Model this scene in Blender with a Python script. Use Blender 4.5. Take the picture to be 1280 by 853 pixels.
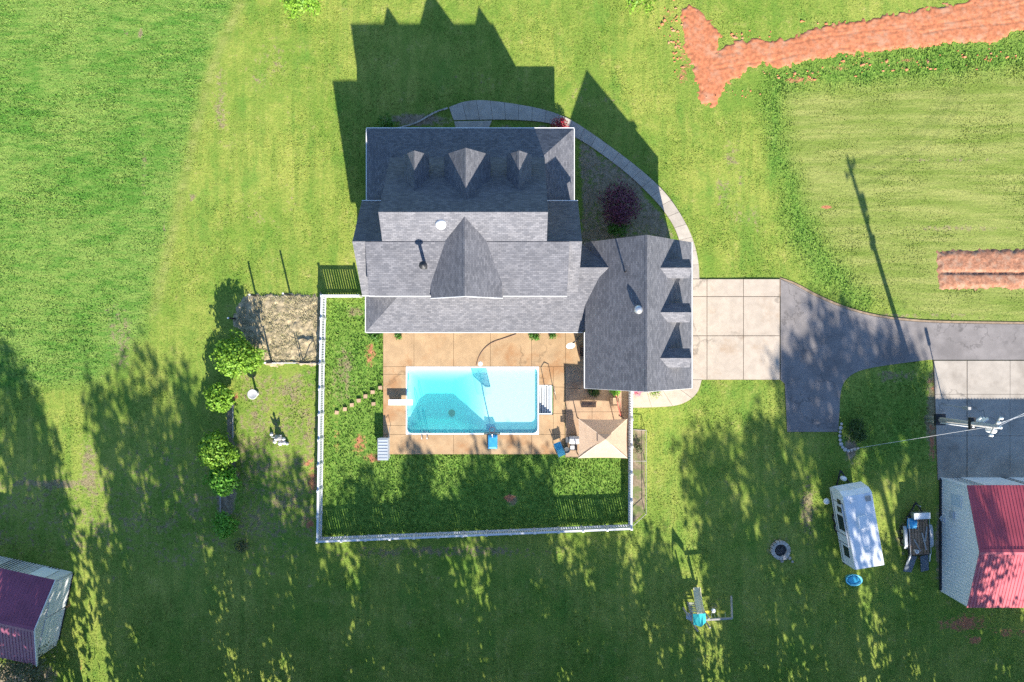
import bpy, math, random
import numpy as np
from mathutils import Vector, Matrix

for _o in list(bpy.data.objects):
    bpy.data.objects.remove(_o)
SC = bpy.context.scene
COL = SC.collection
rng = np.random.default_rng(7)
random.seed(7)

# ------------------------------------------------------------------ camera, sky, sun, exposure
H = 51.0                      # height of the drone above the lawn
F = 853.33                    # focal length in photo pixels (24 mm on 36 mm)
cam_d = bpy.data.cameras.new('drone_camera')
cam_d.lens = 24; cam_d.sensor_width = 36; cam_d.clip_start = 0.5; cam_d.clip_end = 3000
cam = bpy.data.objects.new('drone_camera', cam_d)
cam.location = (0, 0, H)
COL.objects.link(cam); SC.camera = cam

SUN_EL = math.radians(26.6)
SH = Vector((-0.229, 0.9735))             # direction in which shadows fall
w = bpy.data.worlds.new('World'); SC.world = w; w.use_nodes = True
nt = w.node_tree
sky = nt.nodes.new('ShaderNodeTexSky'); sky.sky_type = 'NISHITA'; sky.sun_disc = False
sky.sun_elevation = SUN_EL; sky.sun_rotation = math.atan2(-SH.x, -SH.y)
sky.air_density = 1.0; sky.dust_density = 0.3; sky.ozone_density = 4.5
nt.links.new(sky.outputs[0], nt.nodes['Background'].inputs[0])
nt.nodes['Background'].inputs[1].default_value = 0.10
sun_d = bpy.data.lights.new('sun', 'SUN'); sun_d.energy = 5.0; sun_d.angle = math.radians(0.6)
sun_d.color = (1.0, 0.93, 0.82)
sun = bpy.data.objects.new('sun', sun_d); COL.objects.link(sun)
_d = Vector((SH.x*math.cos(SUN_EL), SH.y*math.cos(SUN_EL), -math.sin(SUN_EL)))
sun.rotation_euler = _d.to_track_quat('-Z', 'Y').to_euler(); sun.location = (10, -60, 60)

SC.view_settings.view_transform = 'Standard'; SC.view_settings.look = 'None'
SC.view_settings.gamma = 1.0; SC.view_settings.exposure = 1.45
SC.cycles.max_bounces = 6; SC.cycles.transparent_max_bounces = 12
SC.cycles.diffuse_bounces = 3; SC.cycles.caustics_reflective = False; SC.cycles.caustics_refractive = False
SC.cycles.use_adaptive_sampling = True; SC.cycles.adaptive_threshold = 0.015
SC.cycles.use_denoising = False

# ------------------------------------------------------------------ measuring helpers
def P(px, py, h=0.0):
    """world point that a photo pixel shows when it lies h metres above the lawn"""
    k = (H-h)/F
    return Vector(((px-640)*k, (426.5-py)*k, h))
def G(px, py):
    v = P(px, py); return (v.x, v.y)
def GL(pts):
    return [G(a, b) for a, b in pts]

# ------------------------------------------------------------------ materials
MATS = {}
def _nodes(name):
    m = bpy.data.materials.new(name); m.use_nodes = True
    t = m.node_tree; b = t.nodes['Principled BSDF']
    return m, t, b
def N(t, kind, **kw):
    n = t.nodes.new('ShaderNode'+kind)
    for k, v in kw.items():
        setattr(n, k, v)
    return n
def noise(t, vec, scale, detail=3, rough=0.6):
    n = N(t, 'TexNoise'); n.inputs['Scale'].default_value = scale
    n.inputs['Detail'].default_value = detail; n.inputs['Roughness'].default_value = rough
    if vec is not None: t.links.new(vec, n.inputs['Vector'])
    return n.outputs['Fac']
def ramp(t, fac, a, b):
    """smooth step of fac between a and b"""
    n = N(t, 'MapRange', interpolation_type='SMOOTHSTEP')
    n.inputs[1].default_value = a; n.inputs[2].default_value = b
    t.links.new(fac, n.inputs[0]); return n.outputs[0]
def math_(t, op, a, b=None):
    n = N(t, 'Math', operation=op)
    for i, v in enumerate((a, b)):
        if v is None: continue
        if isinstance(v, (int, float)): n.inputs[i].default_value = v
        else: t.links.new(v, n.inputs[i])
    return n.outputs[0]
def mixc(t, fac, a, b, blend='MIX'):
    n = N(t, 'Mix', data_type='RGBA', blend_type=blend)
    for i, v in ((0, fac), (6, a), (7, b)):
        if isinstance(v, (int, float)): n.inputs[i].default_value = v
        elif isinstance(v, tuple): n.inputs[i].default_value = (*v, 1)
        else: t.links.new(v, n.inputs[i])
    return n.outputs[2]
def bump(t, b, height, strength=0.5, dist=0.05):
    n = N(t, 'Bump'); n.inputs['Strength'].default_value = strength; n.inputs['Distance'].default_value = dist
    t.links.new(height, n.inputs['Height']); t.links.new(n.outputs[0], b.inputs['Normal'])
def mapped(t, vec, scale=(1, 1, 1), rot=0):
    n = N(t, 'Mapping'); n.inputs['Scale'].default_value = scale; n.inputs['Rotation'].default_value = (0, 0, rot)
    t.links.new(vec, n.inputs['Vector']); return n.outputs[0]
def wpos(t):
    return N(t, 'NewGeometry').outputs['Position']

def mat(name, col, rough=0.6, var=0.18, scale=3.0, stain=None, stain_amt=(0.55, 0.75), metallic=0.0, bmp=0.0, bscale=30, rnd=0.0, spec=0.4, crack=0.0):
    if name in MATS: return MATS[name]
    m, t, b = _nodes(name)
    pos = wpos(t)
    f = noise(t, pos, scale, 4)
    c1 = tuple(max(0, c*(1-var)) for c in col); c2 = tuple(min(1, c*(1+var)) for c in col)
    c = mixc(t, ramp(t, f, 0.3, 0.7), c1, c2)
    if stain:
        f2 = noise(t, mapped(t, pos, (1, 1, 1), 0.4), scale*0.35, 5, 0.65)
        c = mixc(t, ramp(t, f2, *stain_amt), c, stain)
    if crack:
        vo = N(t, 'TexVoronoi', feature='DISTANCE_TO_EDGE'); vo.inputs['Scale'].default_value = crack

        nn = N(t, 'TexNoise'); nn.inputs['Scale'].default_value = 1.6; nn.inputs['Detail'].default_value = 4; t.links.new(pos, nn.inputs['Vector'])
        sb = N(t, 'VectorMath', operation='MULTIPLY_ADD'); sb.inputs[1].default_value = (1.6,1.6,1.6)
        t.links.new(nn.outputs['Color'], sb.inputs[0]); t.links.new(pos, sb.inputs[2]); t.links.new(sb.outputs[0], vo.inputs['Vector'])
        on_ = math_(t, 'MULTIPLY', math_(t, 'SUBTRACT', 1.0, ramp(t, vo.outputs['Distance'], 0.0, 0.022)), ramp(t, noise(t, pos, 0.25, 2), 0.45, 0.6))
        c = mixc(t, math_(t, 'MULTIPLY', on_, 0.55), c, tuple(x*0.35 for x in col))
        sp = noise(t, pos, 2.3, 5, 0.75); c = mixc(t, math_(t, 'MULTIPLY', ramp(t, sp, 0.62, 0.75), 0.35), c, tuple(x*0.55 for x in col))
    if rnd:
        oi = N(t, 'ObjectInfo').outputs['Random']
        k = math_(t, 'ADD', math_(t, 'MULTIPLY', oi, rnd*2), 1-rnd)
        n = N(t, 'Mix', data_type='RGBA', blend_type='MULTIPLY'); n.inputs[0].default_value = 1
        t.links.new(c, n.inputs[6]); t.links.new(k, n.inputs[7]); c = n.outputs[2]
    t.links.new(c, b.inputs['Base Color'])
    b.inputs['Roughness'].default_value = rough; b.inputs['Metallic'].default_value = metallic
    b.inputs['Specular IOR Level'].default_value = spec
    if bmp: bump(t, b, noise(t, pos, bscale, 3), bmp, 0.02)
    MATS[name] = m; return m

def leaf_mat(name, dark, light, trans=0.3):
    m, t, b = _nodes(name)
    r = N(t, 'NewGeometry').outputs['Random Per Island']
    f = noise(t, wpos(t), 1.3, 2)
    k = math_(t, 'ADD', math_(t, 'MULTIPLY', r, 0.6), math_(t, 'MULTIPLY', f, 0.45))
    c = mixc(t, k, dark, light)
    t.links.new(c, b.inputs['Base Color']); b.inputs['Roughness'].default_value = 0.55
    b.inputs['Specular IOR Level'].default_value = 0.3
    tr = N(t, 'BsdfTranslucent'); t.links.new(c, tr.inputs[0])
    mx = N(t, 'MixShader'); mx.inputs[0].default_value = trans
    t.links.new(b.outputs[0], mx.inputs[1]); t.links.new(tr.outputs[0], mx.inputs[2])
    t.links.new(mx.outputs[0], t.nodes['Material Output'].inputs[0])
    MATS[name] = m; return m

def ground_mat():
    """lawn and bare soil: the two point attributes say where mown lawn, meadow, dry turf, clay, straw and mulch lie"""
    m, t, b = _nodes('lawn')
    pos = wpos(t)
    a1 = N(t, 'Attribute', attribute_name='cover_a'); s1 = N(t, 'SeparateColor'); t.links.new(a1.outputs['Color'], s1.inputs[0])
    a2 = N(t, 'Attribute', attribute_name='cover_b'); s2 = N(t, 'SeparateColor'); t.links.new(a2.outputs['Color'], s2.inputs[0])
    field, dry, clay = s1.outputs; lush, hay, soil = s2.outputs
    big = noise(t, pos, 0.13, 3); mid = noise(t, pos, 0.7, 4, 0.65); sml = noise(t, pos, 3.2, 4, 0.7); fine = noise(t, pos, 11, 3, 0.75)
    isl = N(t, 'NewGeometry').outputs['Random Per Island']
    # mown lawn: yellowish green with drier mottling
    k = math_(t, 'ADD', math_(t, 'MULTIPLY', big, 0.45), math_(t, 'ADD', math_(t, 'MULTIPLY', mid, 0.35), math_(t, 'MULTIPLY', sml, 0.25)))
    mown = mixc(t, ramp(t, k, 0.36, 0.68), (0.112, 0.198, 0.025), (0.270, 0.295, 0.061))
    thin = ramp(t, math_(t, 'ADD', math_(t, 'MULTIPLY', mid, 0.5), math_(t, 'MULTIPLY', sml, 0.5)), 0.56, 0.70)
    sw = noise(t, mapped(t, pos, (1.6, 0.13, 1), math.radians(-8)), 1.0, 3, 0.6)
    mown = mixc(t, math_(t, 'MULTIPLY', ramp(t, sw, 0.46, 0.62), 0.5), mown, (0.121, 0.198, 0.030))
    mown = mixc(t, math_(t, 'MULTIPLY', thin, 0.45), mown, (0.356, 0.276, 0.139))
    pat = noise(t, mapped(t, pos, (1, 0.6, 1), 0.5), 0.42, 5, 0.7)
    mown = mixc(t, math_(t, 'MULTIPLY', ramp(t, pat, 0.50, 0.68), 0.6), mown, (0.088, 0.194, 0.027))
    # meadow on the left
    st = noise(t, mapped(t, pos, (0.5, 2.2, 1), math.radians(35)), 1.1, 4, 0.7)
    mead = mixc(t, ramp(t, math_(t, 'ADD', math_(t, 'MULTIPLY', st, 0.6), math_(t, 'MULTIPLY', big, 0.4)), 0.38, 0.62), (0.073, 0.181, 0.025), (0.178, 0.258, 0.055))
    c = mixc(t, field, mown, mead)
    lushc = mixc(t, ramp(t, sml, 0.35, 0.65), (0.061, 0.152, 0.021), (0.148, 0.258, 0.043))
    c = mixc(t, lush, c, lushc)
    hs = noise(t, mapped(t, pos, (0.25, 2.4, 1), math.radians(-4)), 0.55, 4, 0.7)
    hayc = mixc(t, ramp(t, hs, 0.30, 0.72), (0.139, 0.194, 0.034), (0.263, 0.278, 0.082))
    c = mixc(t, hay, c, hayc)
    def ragged(mask, amt=0.9):
        x = math_(t, 'ADD', mask, math_(t, 'MULTIPLY', math_(t, 'SUBTRACT', math_(t, 'ADD', math_(t, 'MULTIPLY', sml, 0.6), math_(t, 'MULTIPLY', mid, 0.4)), 0.5), amt*2.2))
        return ramp(t, x, 0.38, 0.66)
    dryc = mixc(t, ramp(t, fine, 0.3, 0.7), (0.16, 0.115, 0.07), (0.27, 0.215, 0.135))
    c = mixc(t, math_(t, 'MULTIPLY', ragged(dry), 0.85), c, dryc)
    soilc = mixc(t, ramp(t, sml, 0.3, 0.7), (0.17, 0.13, 0.085), (0.30, 0.24, 0.165))
    c = mixc(t, ragged(soil, 0.5), c, soilc)
    clayc = mixc(t, ramp(t, fine, 0.3, 0.7), (0.30, 0.11, 0.055), (0.42, 0.18, 0.10))
    c = mixc(t, ragged(clay, 0.8), c, clayc)
    v = math_(t, 'ADD', math_(t, 'MULTIPLY', fine, 1.0), math_(t, 'MULTIPLY', isl, 0.5))
    v = math_(t, 'ADD', math_(t, 'MULTIPLY', ramp(t, v, 0.3, 1.1), 0.6), 0.7)
    n = N(t, 'Mix', data_type='RGBA', blend_type='MULTIPLY'); n.inputs[0].default_value = 1
    t.links.new(c, n.inputs[6]); t.links.new(v, n.inputs[7])
    t.links.new(n.outputs[2], b.inputs['Base Color'])
    b.inputs['Roughness'].default_value = 0.85; b.inputs['Specular IOR Level'].default_value = 0.12
    hgt = math_(t, 'ADD', math_(t, 'MULTIPLY', sml, 0.6), math_(t, 'MULTIPLY', noise(t, pos, 6, 4, 0.75), 0.6))
    bump(t, b, hgt, 0.55, 0.10)
    MATS['lawn'] = m; return m

def shingle_mat(name, dark, light):
    m, t, b = _nodes(name)
    uv = N(t, 'UVMap').outputs[0]
    br = N(t, 'TexBrick', offset=0.5)
    br.inputs['Scale'].default_value = 1.0; br.inputs['Brick Width'].default_value = 0.27; br.inputs['Row Height'].default_value = 0.125
    br.inputs['Mortar Size'].default_value = 0.008; br.inputs['Mortar Smooth'].default_value = 0.3
    br.inputs['Color1'].default_value = (*dark, 1); br.inputs['Color2'].default_value = (*light, 1)
    br.inputs['Mortar'].default_value = (*[c*0.55 for c in dark], 1)
    t.links.new(uv, br.inputs['Vector'])
    pos = wpos(t)
    f = noise(t, pos, 0.8, 4); g = noise(t, mapped(t, uv, (2.2, 7, 1)), 1.0, 4, 0.8)
    k = math_(t, 'ADD', math_(t, 'MULTIPLY', ramp(t, f, 0.3, 0.7), 0.16), math_(t, 'MULTIPLY', ramp(t, g, 0.25, 0.75), 0.26))
    k = math_(t, 'ADD', k, 0.82)
    n = N(t, 'Mix', data_type='RGBA', blend_type='MULTIPLY'); n.inputs[0].default_value = 1
    t.links.new(br.outputs[0], n.inputs[6]); t.links.new(k, n.inputs[7])
    t.links.new(n.outputs[2], b.inputs['Base Color'])
    b.inputs['Roughness'].default_value = 0.9; b.inputs['Specular IOR Level'].default_value = 0.25
    bump(t, b, br.outputs['Fac'], -0.35, 0.012)
    MATS[name] = m; return m

LAWN = ground_mat()
SHINGLE = shingle_mat('asphalt_shingle', (0.104, 0.106, 0.120), (0.166, 0.165, 0.179))
WHITE = mat('white_paint', (0.78, 0.78, 0.77), 0.45, 0.05)
VINYL = mat('white_vinyl', (0.60, 0.61, 0.63), 0.35, 0.04)
SIDING = mat('cream_siding', (0.62, 0.58, 0.50), 0.6, 0.06)
BRICKC = mat('wall_base', (0.32, 0.16, 0.11), 0.8, 0.2, 8)
GLASS = mat('window_glass', (0.03, 0.04, 0.05), 0.08, 0.1)
CONC = mat('light_concrete', (0.429, 0.359, 0.285), 0.85, 0.09, 1.6, (0.340, 0.244, 0.163), (0.52, 0.8), bmp=0.1, rnd=0.05, crack=0.12)
WALKC = mat('walk_concrete', (0.407, 0.359, 0.301), 0.85, 0.1, 1.8, (0.293, 0.237, 0.179), (0.52, 0.8), bmp=0.1, rnd=0.08)
DECKC = mat('pool_deck_concrete', (0.405, 0.272, 0.150), 0.8, 0.12, 1.1, (0.34, 0.175, 0.075), (0.48, 0.72), bmp=0.1, rnd=0.04, crack=0.16)
PATIOC = mat('patio_concrete', (0.385, 0.266, 0.170), 0.85, 0.12, 1.4, (0.281, 0.163, 0.096), (0.5, 0.75), bmp=0.1)
PADC = mat('pad_concrete', (0.370, 0.326, 0.274), 0.85, 0.1, 0.9, (0.244, 0.207, 0.170), (0.48, 0.75), bmp=0.12, rnd=0.05, crack=0.2)
ASPH = mat('worn_asphalt', (0.215, 0.194, 0.185), 0.9, 0.14, 0.9, (0.150, 0.135, 0.130), (0.45, 0.75), bmp=0.25, bscale=40, crack=0.28)
JOINT = mat('joint_filler', (0.17, 0.125, 0.085), 0.95, 0.2, 6)
CLAY = mat('red_clay', (0.43, 0.150, 0.068), 0.95, 0.26, 3.5, (0.429, 0.222, 0.133), (0.45, 0.7), bmp=0.6, bscale=12)
BEDCLAY = mat('tilled_clay', (0.311, 0.141, 0.081), 0.95, 0.3, 6, (0.370, 0.222, 0.148), (0.45, 0.65), bmp=0.8, bscale=12)
STRAW = mat('straw_mulch', (0.36, 0.29, 0.175), 0.95, 0.4, 3.5, (0.141, 0.148, 0.052), (0.56, 0.72), bmp=0.8, bscale=9)
SOIL = mat('garden_soil', (0.104, 0.074, 0.052), 0.95, 0.3, 4, (0.185, 0.141, 0.089), (0.5, 0.7), bmp=0.7, bscale=10)
BLACK = mat('black_metal', (0.025, 0.025, 0.027), 0.5, 0.2)
STEEL = mat('galvanised_steel', (0.55, 0.56, 0.57), 0.35, 0.1, metallic=0.7)
GREY = mat('grey_plastic', (0.45, 0.47, 0.49), 0.5, 0.06)
DGREY = mat('dark_grey_plastic', (0.10, 0.105, 0.11), 0.5, 0.15)
BLUE = mat('blue_plastic', (0.04, 0.28, 0.56), 0.4, 0.12)
CYAN = mat('sky_blue_fabric', (0.10, 0.46, 0.66), 0.6, 0.1)
TEAL = mat('teal_vinyl', (0.06, 0.55, 0.56), 0.5, 0.06)
YELLOW = mat('yellow_plastic', (0.72, 0.58, 0.05), 0.5, 0.05)
CREAM = mat('cream_plastic', (0.82, 0.72, 0.45), 0.5, 0.06)
CANVAS = mat('beige_canvas', (0.62, 0.455, 0.32), 0.85, 0.05)
BARNRED = mat('red_metal_roof', (0.44, 0.08, 0.10), 0.42, 0.1, 0.8, (0.48, 0.11, 0.12), (0.5, 0.75), rnd=0.05)
PLUM = mat('burgundy_metal_roof', (0.24, 0.07, 0.12), 0.42, 0.12, 0.8, rnd=0.05)
WMETAL = mat('white_metal_siding', (0.80, 0.80, 0.78), 0.45, 0.04, rnd=0.03)
RVWHITE = mat('camper_white', (0.76, 0.77, 0.78), 0.35, 0.05, 1.5)
LINER = mat('pool_liner', (0.80, 0.86, 0.87), 0.5, 0.03)
WOOD = mat('weathered_wood', (0.30, 0.19, 0.12), 0.85, 0.3, 6, rnd=0.2)
GWOOD = mat('grey_timber', (0.36, 0.335, 0.31), 0.85, 0.2, 6, rnd=0.1)
STONE = mat('pale_stone', (0.42, 0.38, 0.33), 0.9, 0.2, 9, rnd=0.2)
PSTONE = mat('plaster_white', (0.46, 0.45, 0.44), 0.7, 0.12, 9)
TAN = mat('tan_paver', (0.44, 0.30, 0.19), 0.9, 0.1, 5, rnd=0.12)
ASH = mat('ash', (0.06, 0.055, 0.055), 0.95, 0.5, 9)
RED = mat('red_paint', (0.50, 0.06, 0.04), 0.5, 0.1)
BARK = mat('bark', (0.13, 0.10, 0.075), 0.95, 0.3, 10)
RUBBER = mat('tyre_rubber', (0.02, 0.02, 0.02), 0.8, 0.2)
POLEWOOD = mat('bleached_pole', (0.40, 0.385, 0.36), 0.8, 0.15, 4)
WIRE = mat('aluminium_wire', (0.6, 0.6, 0.6), 0.4, 0.05)
HOSE = mat('hose', (0.20, 0.12, 0.09), 0.6, 0.1)
L_YEL = leaf_mat('leaf_yellow_green', (0.07, 0.21, 0.015), (0.29, 0.46, 0.05))
L_GRN = leaf_mat('leaf_green', (0.04, 0.15, 0.02), (0.14, 0.30, 0.045))
L_LIME = leaf_mat('leaf_lime', (0.06, 0.25, 0.02), (0.25, 0.50, 0.06))
L_DRK = leaf_mat('leaf_dark', (0.02, 0.06, 0.015), (0.07, 0.13, 0.03))
L_PUR = leaf_mat('leaf_purple', (0.06, 0.018, 0.04), (0.22, 0.06, 0.11), 0.15)
L_RED = leaf_mat('leaf_red', (0.16, 0.01, 0.02), (0.50, 0.03, 0.05), 0.2)
L_PINK = leaf_mat('leaf_pink', (0.45, 0.08, 0.16), (0.75, 0.25, 0.38), 0.2)
L_OLV = leaf_mat('leaf_olive', (0.05, 0.08, 0.03), (0.20, 0.21, 0.10), 0.2)
L_WOOD = leaf_mat('leaf_wood', (0.04, 0.09, 0.02), (0.09, 0.17, 0.035), 0.25)

def water_mat():
    m, t, b = _nodes('pool_water')
    tr = N(t, 'BsdfTransparent'); gl = N(t, 'BsdfGlossy'); gl.inputs['Roughness'].default_value = 0.06
    bm = N(t, 'Bump'); bm.inputs['Strength'].default_value = 0.25; bm.inputs['Distance'].default_value = 0.03
    t.links.new(noise(t, wpos(t), 3.0, 2), bm.inputs['Height']); t.links.new(bm.outputs[0], gl.inputs['Normal'])
    mx = N(t, 'MixShader'); mx.inputs[0].default_value = 0.035
    df = N(t, 'BsdfDiffuse'); df.inputs[0].default_value = (0.22, 0.80, 0.77, 1); m2 = N(t, 'MixShader'); m2.inputs[0].default_value = 0.17   # turquoise diffuse share added to lift the pool's shaded part, like scattered light
    t.links.new(tr.outputs[0], m2.inputs[1]); t.links.new(df.outputs[0], m2.inputs[2]); t.links.new(m2.outputs[0], mx.inputs[1]); t.links.new(gl.outputs[0], mx.inputs[2])
    o = t.nodes['Material Output']; t.links.new(mx.outputs[0], o.inputs[0])
    va = N(t, 'VolumeAbsorption'); va.inputs[0].default_value = (0.02, 0.925, 0.915, 1); va.inputs[1].default_value = 0.60
    t.links.new(va.outputs[0], o.inputs['Volume'])
    t.nodes.remove(b); MATS['water'] = m; return m
WATER = water_mat()
def clear_mat():
    m, t, b = _nodes('clear_acrylic')
    tr = N(t, 'BsdfTransparent'); tr.inputs[0].default_value = (0.55, 0.6, 0.62, 1)
    mx = N(t, 'MixShader'); mx.inputs[0].default_value = 0.2
    t.links.new(tr.outputs[0], mx.inputs[1]); t.links.new(b.outputs[0], mx.inputs[2])
    t.links.new(mx.outputs[0], t.nodes['Material Output'].inputs[0]); return m
ACRYL = clear_mat()

def sheer(m, amt):
    """let part of the light through a cloth"""
    t = m.node_tree; b = t.nodes['Principled BSDF']; tr = N(t, 'BsdfTranslucent')
    t.links.new(b.inputs['Base Color'].links[0].from_socket, tr.inputs[0])
    mx = N(t, 'MixShader'); mx.inputs[0].default_value = amt
    t.links.new(b.outputs[0], mx.inputs[1]); t.links.new(tr.outputs[0], mx.inputs[2]); t.links.new(mx.outputs[0], t.nodes['Material Output'].inputs[0])
sheer(CANVAS, 0.30)

# ------------------------------------------------------------------ mesh helpers
ORG = {}
class MB:
    def __init__(s): s.v = []; s.f = []; s.uv = {}
    def add(s, vs, fs):
        o = len(s.v); s.v += [tuple(x) for x in vs]; s.f += [tuple(i+o for i in f) for f in fs]; return s
    def box(s, x0, x1, y0, y1, z0, z1):
        return s.add([(x0,y0,z0),(x1,y0,z0),(x1,y1,z0),(x0,y1,z0),(x0,y0,z1),(x1,y0,z1),(x1,y1,z1),(x0,y1,z1)],
                     [(3,2,1,0),(4,5,6,7),(0,1,5,4),(1,2,6,5),(2,3,7,6),(3,0,4,7)])
    def obox(s, c, sx, sy, sz, rz=0, mtx=None):
        m = mtx or (Matrix.Translation(Vector(c)) @ Matrix.Rotation(rz, 4, 'Z'))
        vs = [m @ Vector((x*sx/2, y*sy/2, z*sz/2)) for z in (-1,1) for x, y in ((-1,-1),(1,-1),(1,1),(-1,1))]
        return s.add(vs, [(3,2,1,0),(4,5,6,7),(0,1,5,4),(1,2,6,5),(2,3,7,6),(3,0,4,7)])
    def beam(s, a, b, wd, ht):
        """box section running from a to b"""
        a, b = Vector(a), Vector(b); d = b-a; L = d.length
        q = d.to_track_quat('X', 'Z')
        m = Matrix.Translation((a+b)/2) @ q.to_matrix().to_4x4()
        return s.obox(None, L, wd, ht, mtx=m)
    def prism(s, poly, z0, z1):
        n = len(poly)
        ar = sum(poly[i][0]*poly[(i+1)%n][1]-poly[(i+1)%n][0]*poly[i][1] for i in range(n))
        if ar < 0: poly = poly[::-1]
        vs = [(x,y,z0) for x,y in poly]+[(x,y,z1) for x,y in poly]
        return s.add(vs, [tuple(range(n))[::-1], tuple(range(n,2*n))]+[(i,(i+1)%n,n+(i+1)%n,n+i) for i in range(n)])
    def profile(s, prof, x0, x1, axis='x'):
        """profile of (other, z) points swept along an axis"""
        n = len(prof)
        f = (lambda t,a,z: (t,a,z)) if axis == 'x' else (lambda t,a,z: (a,t,z))
        vs = [f(x0,a,z) for a,z in prof]+[f(x1,a,z) for a,z in prof]
        return s.add(vs, [tuple(range(n)), tuple(range(n,2*n))[::-1]]+[(i,(i+1)%n,n+(i+1)%n,n+i)[::-1] for i in range(n)])
    def tube(s, path, r, n=6):
        path = [Vector(p) for p in path]; rs = r if isinstance(r, (list, tuple)) else [r]*len(path)
        o = len(s.v); fs = []
        for i, p in enumerate(path):
            d = (path[min(i+1,len(path)-1)]-path[max(i-1,0)]).normalized()
            u = d.orthogonal().normalized() if i == 0 else (u-d*u.dot(d)).normalized()
            w_ = d.cross(u)
            for k in range(n):
                a = 2*math.pi*k/n; s.v.append(tuple(p+(u*math.cos(a)+w_*math.sin(a))*rs[i]))
        for i in range(len(path)-1):
            for k in range(n):
                a = o+i*n+k; b = o+i*n+(k+1)%n; fs.append((a,b,b+n,a+n))
        fs.append(tuple(o+k for k in range(n))[::-1]); e = o+(len(path)-1)*n; fs.append(tuple(e+k for k in range(n)))
        s.f += fs; return s
    def lathe(s, c, prof, n=16):
        """prof: (radius, z) from bottom to top, closed at both ends"""
        o = len(s.v)
        for r, z in prof:
            for k in range(n):
                a = 2*math.pi*k/n; s.v.append((c[0]+r*math.cos(a), c[1]+r*math.sin(a), c[2]+z))
        for i in range(len(prof)-1):
            for k in range(n):
                a = o+i*n+k; b = o+i*n+(k+1)%n; s.f.append((a,b,b+n,a+n))
        s.f.append(tuple(o+k for k in range(n))[::-1]); e = o+(len(prof)-1)*n; s.f.append(tuple(e+k for k in range(n)))
        return s
    def slab(s, pts, th=0.14):
        """roof plane: polygon given seen from above, thickened downwards, UVs in metres along eave and slope"""
        pts = [Vector(p) for p in pts]; n = len(pts)
        nr = Vector((0,0,0))
        for i in range(n): nr += pts[i].cross(pts[(i+1)%n])
        if nr.z < 0: pts = pts[::-1]; nr = -nr
        nr.normalize(); o = len(s.v)
        t = Vector((0,0,1)).cross(nr); t = t.normalized() if t.length > 1e-4 else Vector((1,0,0)); b = nr.cross(t)
        s.v += [tuple(p) for p in pts]+[tuple(p-Vector((0,0,th))) for p in pts]
        s.uv[len(s.f)] = [(p.dot(t), p.dot(b)) for p in pts]
        s.f.append(tuple(range(o,o+n))); s.f.append(tuple(range(o+n,o+2*n))[::-1])
        for i in range(n):
            j = (i+1)%n; s.f.append((o+j,o+i,o+n+i,o+n+j))
        return s
    def mesh(s, name, off=Vector((0,0,0)), smooth=False):
        me = bpy.data.meshes.new(name)
        me.from_pydata([(x-off.x, y-off.y, z-off.z) for x,y,z in s.v], [], s.f)
        if s.uv:
            uvl = me.uv_layers.new(name='UVMap')
            for fi, uvs in s.uv.items():
                for k, li in enumerate(me.polygons[fi].loop_indices): uvl.data[li].uv = uvs[k]
        if smooth:
            for p in me.polygons: p.use_smooth = True
        return me
def link(name, me, m=None, parent=None):
    o = bpy.data.objects.new(name, me); COL.objects.link(o)
    if m and me is not None and not me.materials: me.materials.append(m)
    if parent: o.parent = parent; ORG[o.name] = ORG[parent.name]
    return o
def thing(name, label, cat, loc, rz=0, group=None):
    o = bpy.data.objects.new(name, None); COL.objects.link(o); o.empty_display_size = 0.3
    o.location = loc; o.rotation_euler = (0,0,rz); ORG[o.name] = Vector(loc)
    return tag(o, label, cat, group)
def tag(o, label, cat, group=None):
    o['label'] = label; o['category'] = cat
    if group: o['group'] = group
    return o
def part(name, mb, m, parent, local=False, smooth=False):
    """a part given in world coordinates (local=True: in the coordinates of its thing)"""
    off = Vector((0,0,0)) if local else ORG[parent.name]
    return link(name, mb.mesh(name, off, smooth), m, parent)
def solo(name, mb, m, label, cat, group=None, smooth=False):
    """a thing that is one mesh; origin at the middle of its base"""
    a = np.array(mb.v); c = Vector(((a[:,0].min()+a[:,0].max())/2, (a[:,1].min()+a[:,1].max())/2, a[:,2].min()))
    o = link(name, mb.mesh(name, c, smooth), m); o.location = c; ORG[o.name] = c
    return tag(o, label, cat, group)
def struct(name, mb, m):
    o = link(name, mb.mesh(name), m); ORG[o.name] = Vector((0,0,0)); o['kind'] = 'structure'; return o

def np_mesh(name, V, F_, attrs=None, smooth=False):
    """fast mesh from arrays: V (n,3), F_ (m,k)"""
    me = bpy.data.meshes.new(name); k = F_.shape[1]
    me.vertices.add(len(V)); me.vertices.foreach_set('co', V.astype(np.float32).ravel())
    me.loops.add(F_.size); me.loops.foreach_set('vertex_index', F_.astype(np.int32).ravel())
    me.polygons.add(len(F_)); me.polygons.foreach_set('loop_start', np.arange(0, F_.size, k, dtype=np.int32))
    me.polygons.foreach_set('loop_total', np.full(len(F_), k, np.int32))
    if smooth: me.polygons.foreach_set('use_smooth', np.ones(len(F_), bool))
    for nm, A in (attrs or {}).items():
        at = me.attributes.new(nm, 'FLOAT_COLOR', 'POINT')
        at.data.foreach_set('color', np.concatenate([A, np.ones((len(A),1))],1).astype(np.float32).ravel())
    me.update(); me.validate(); return me

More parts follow.
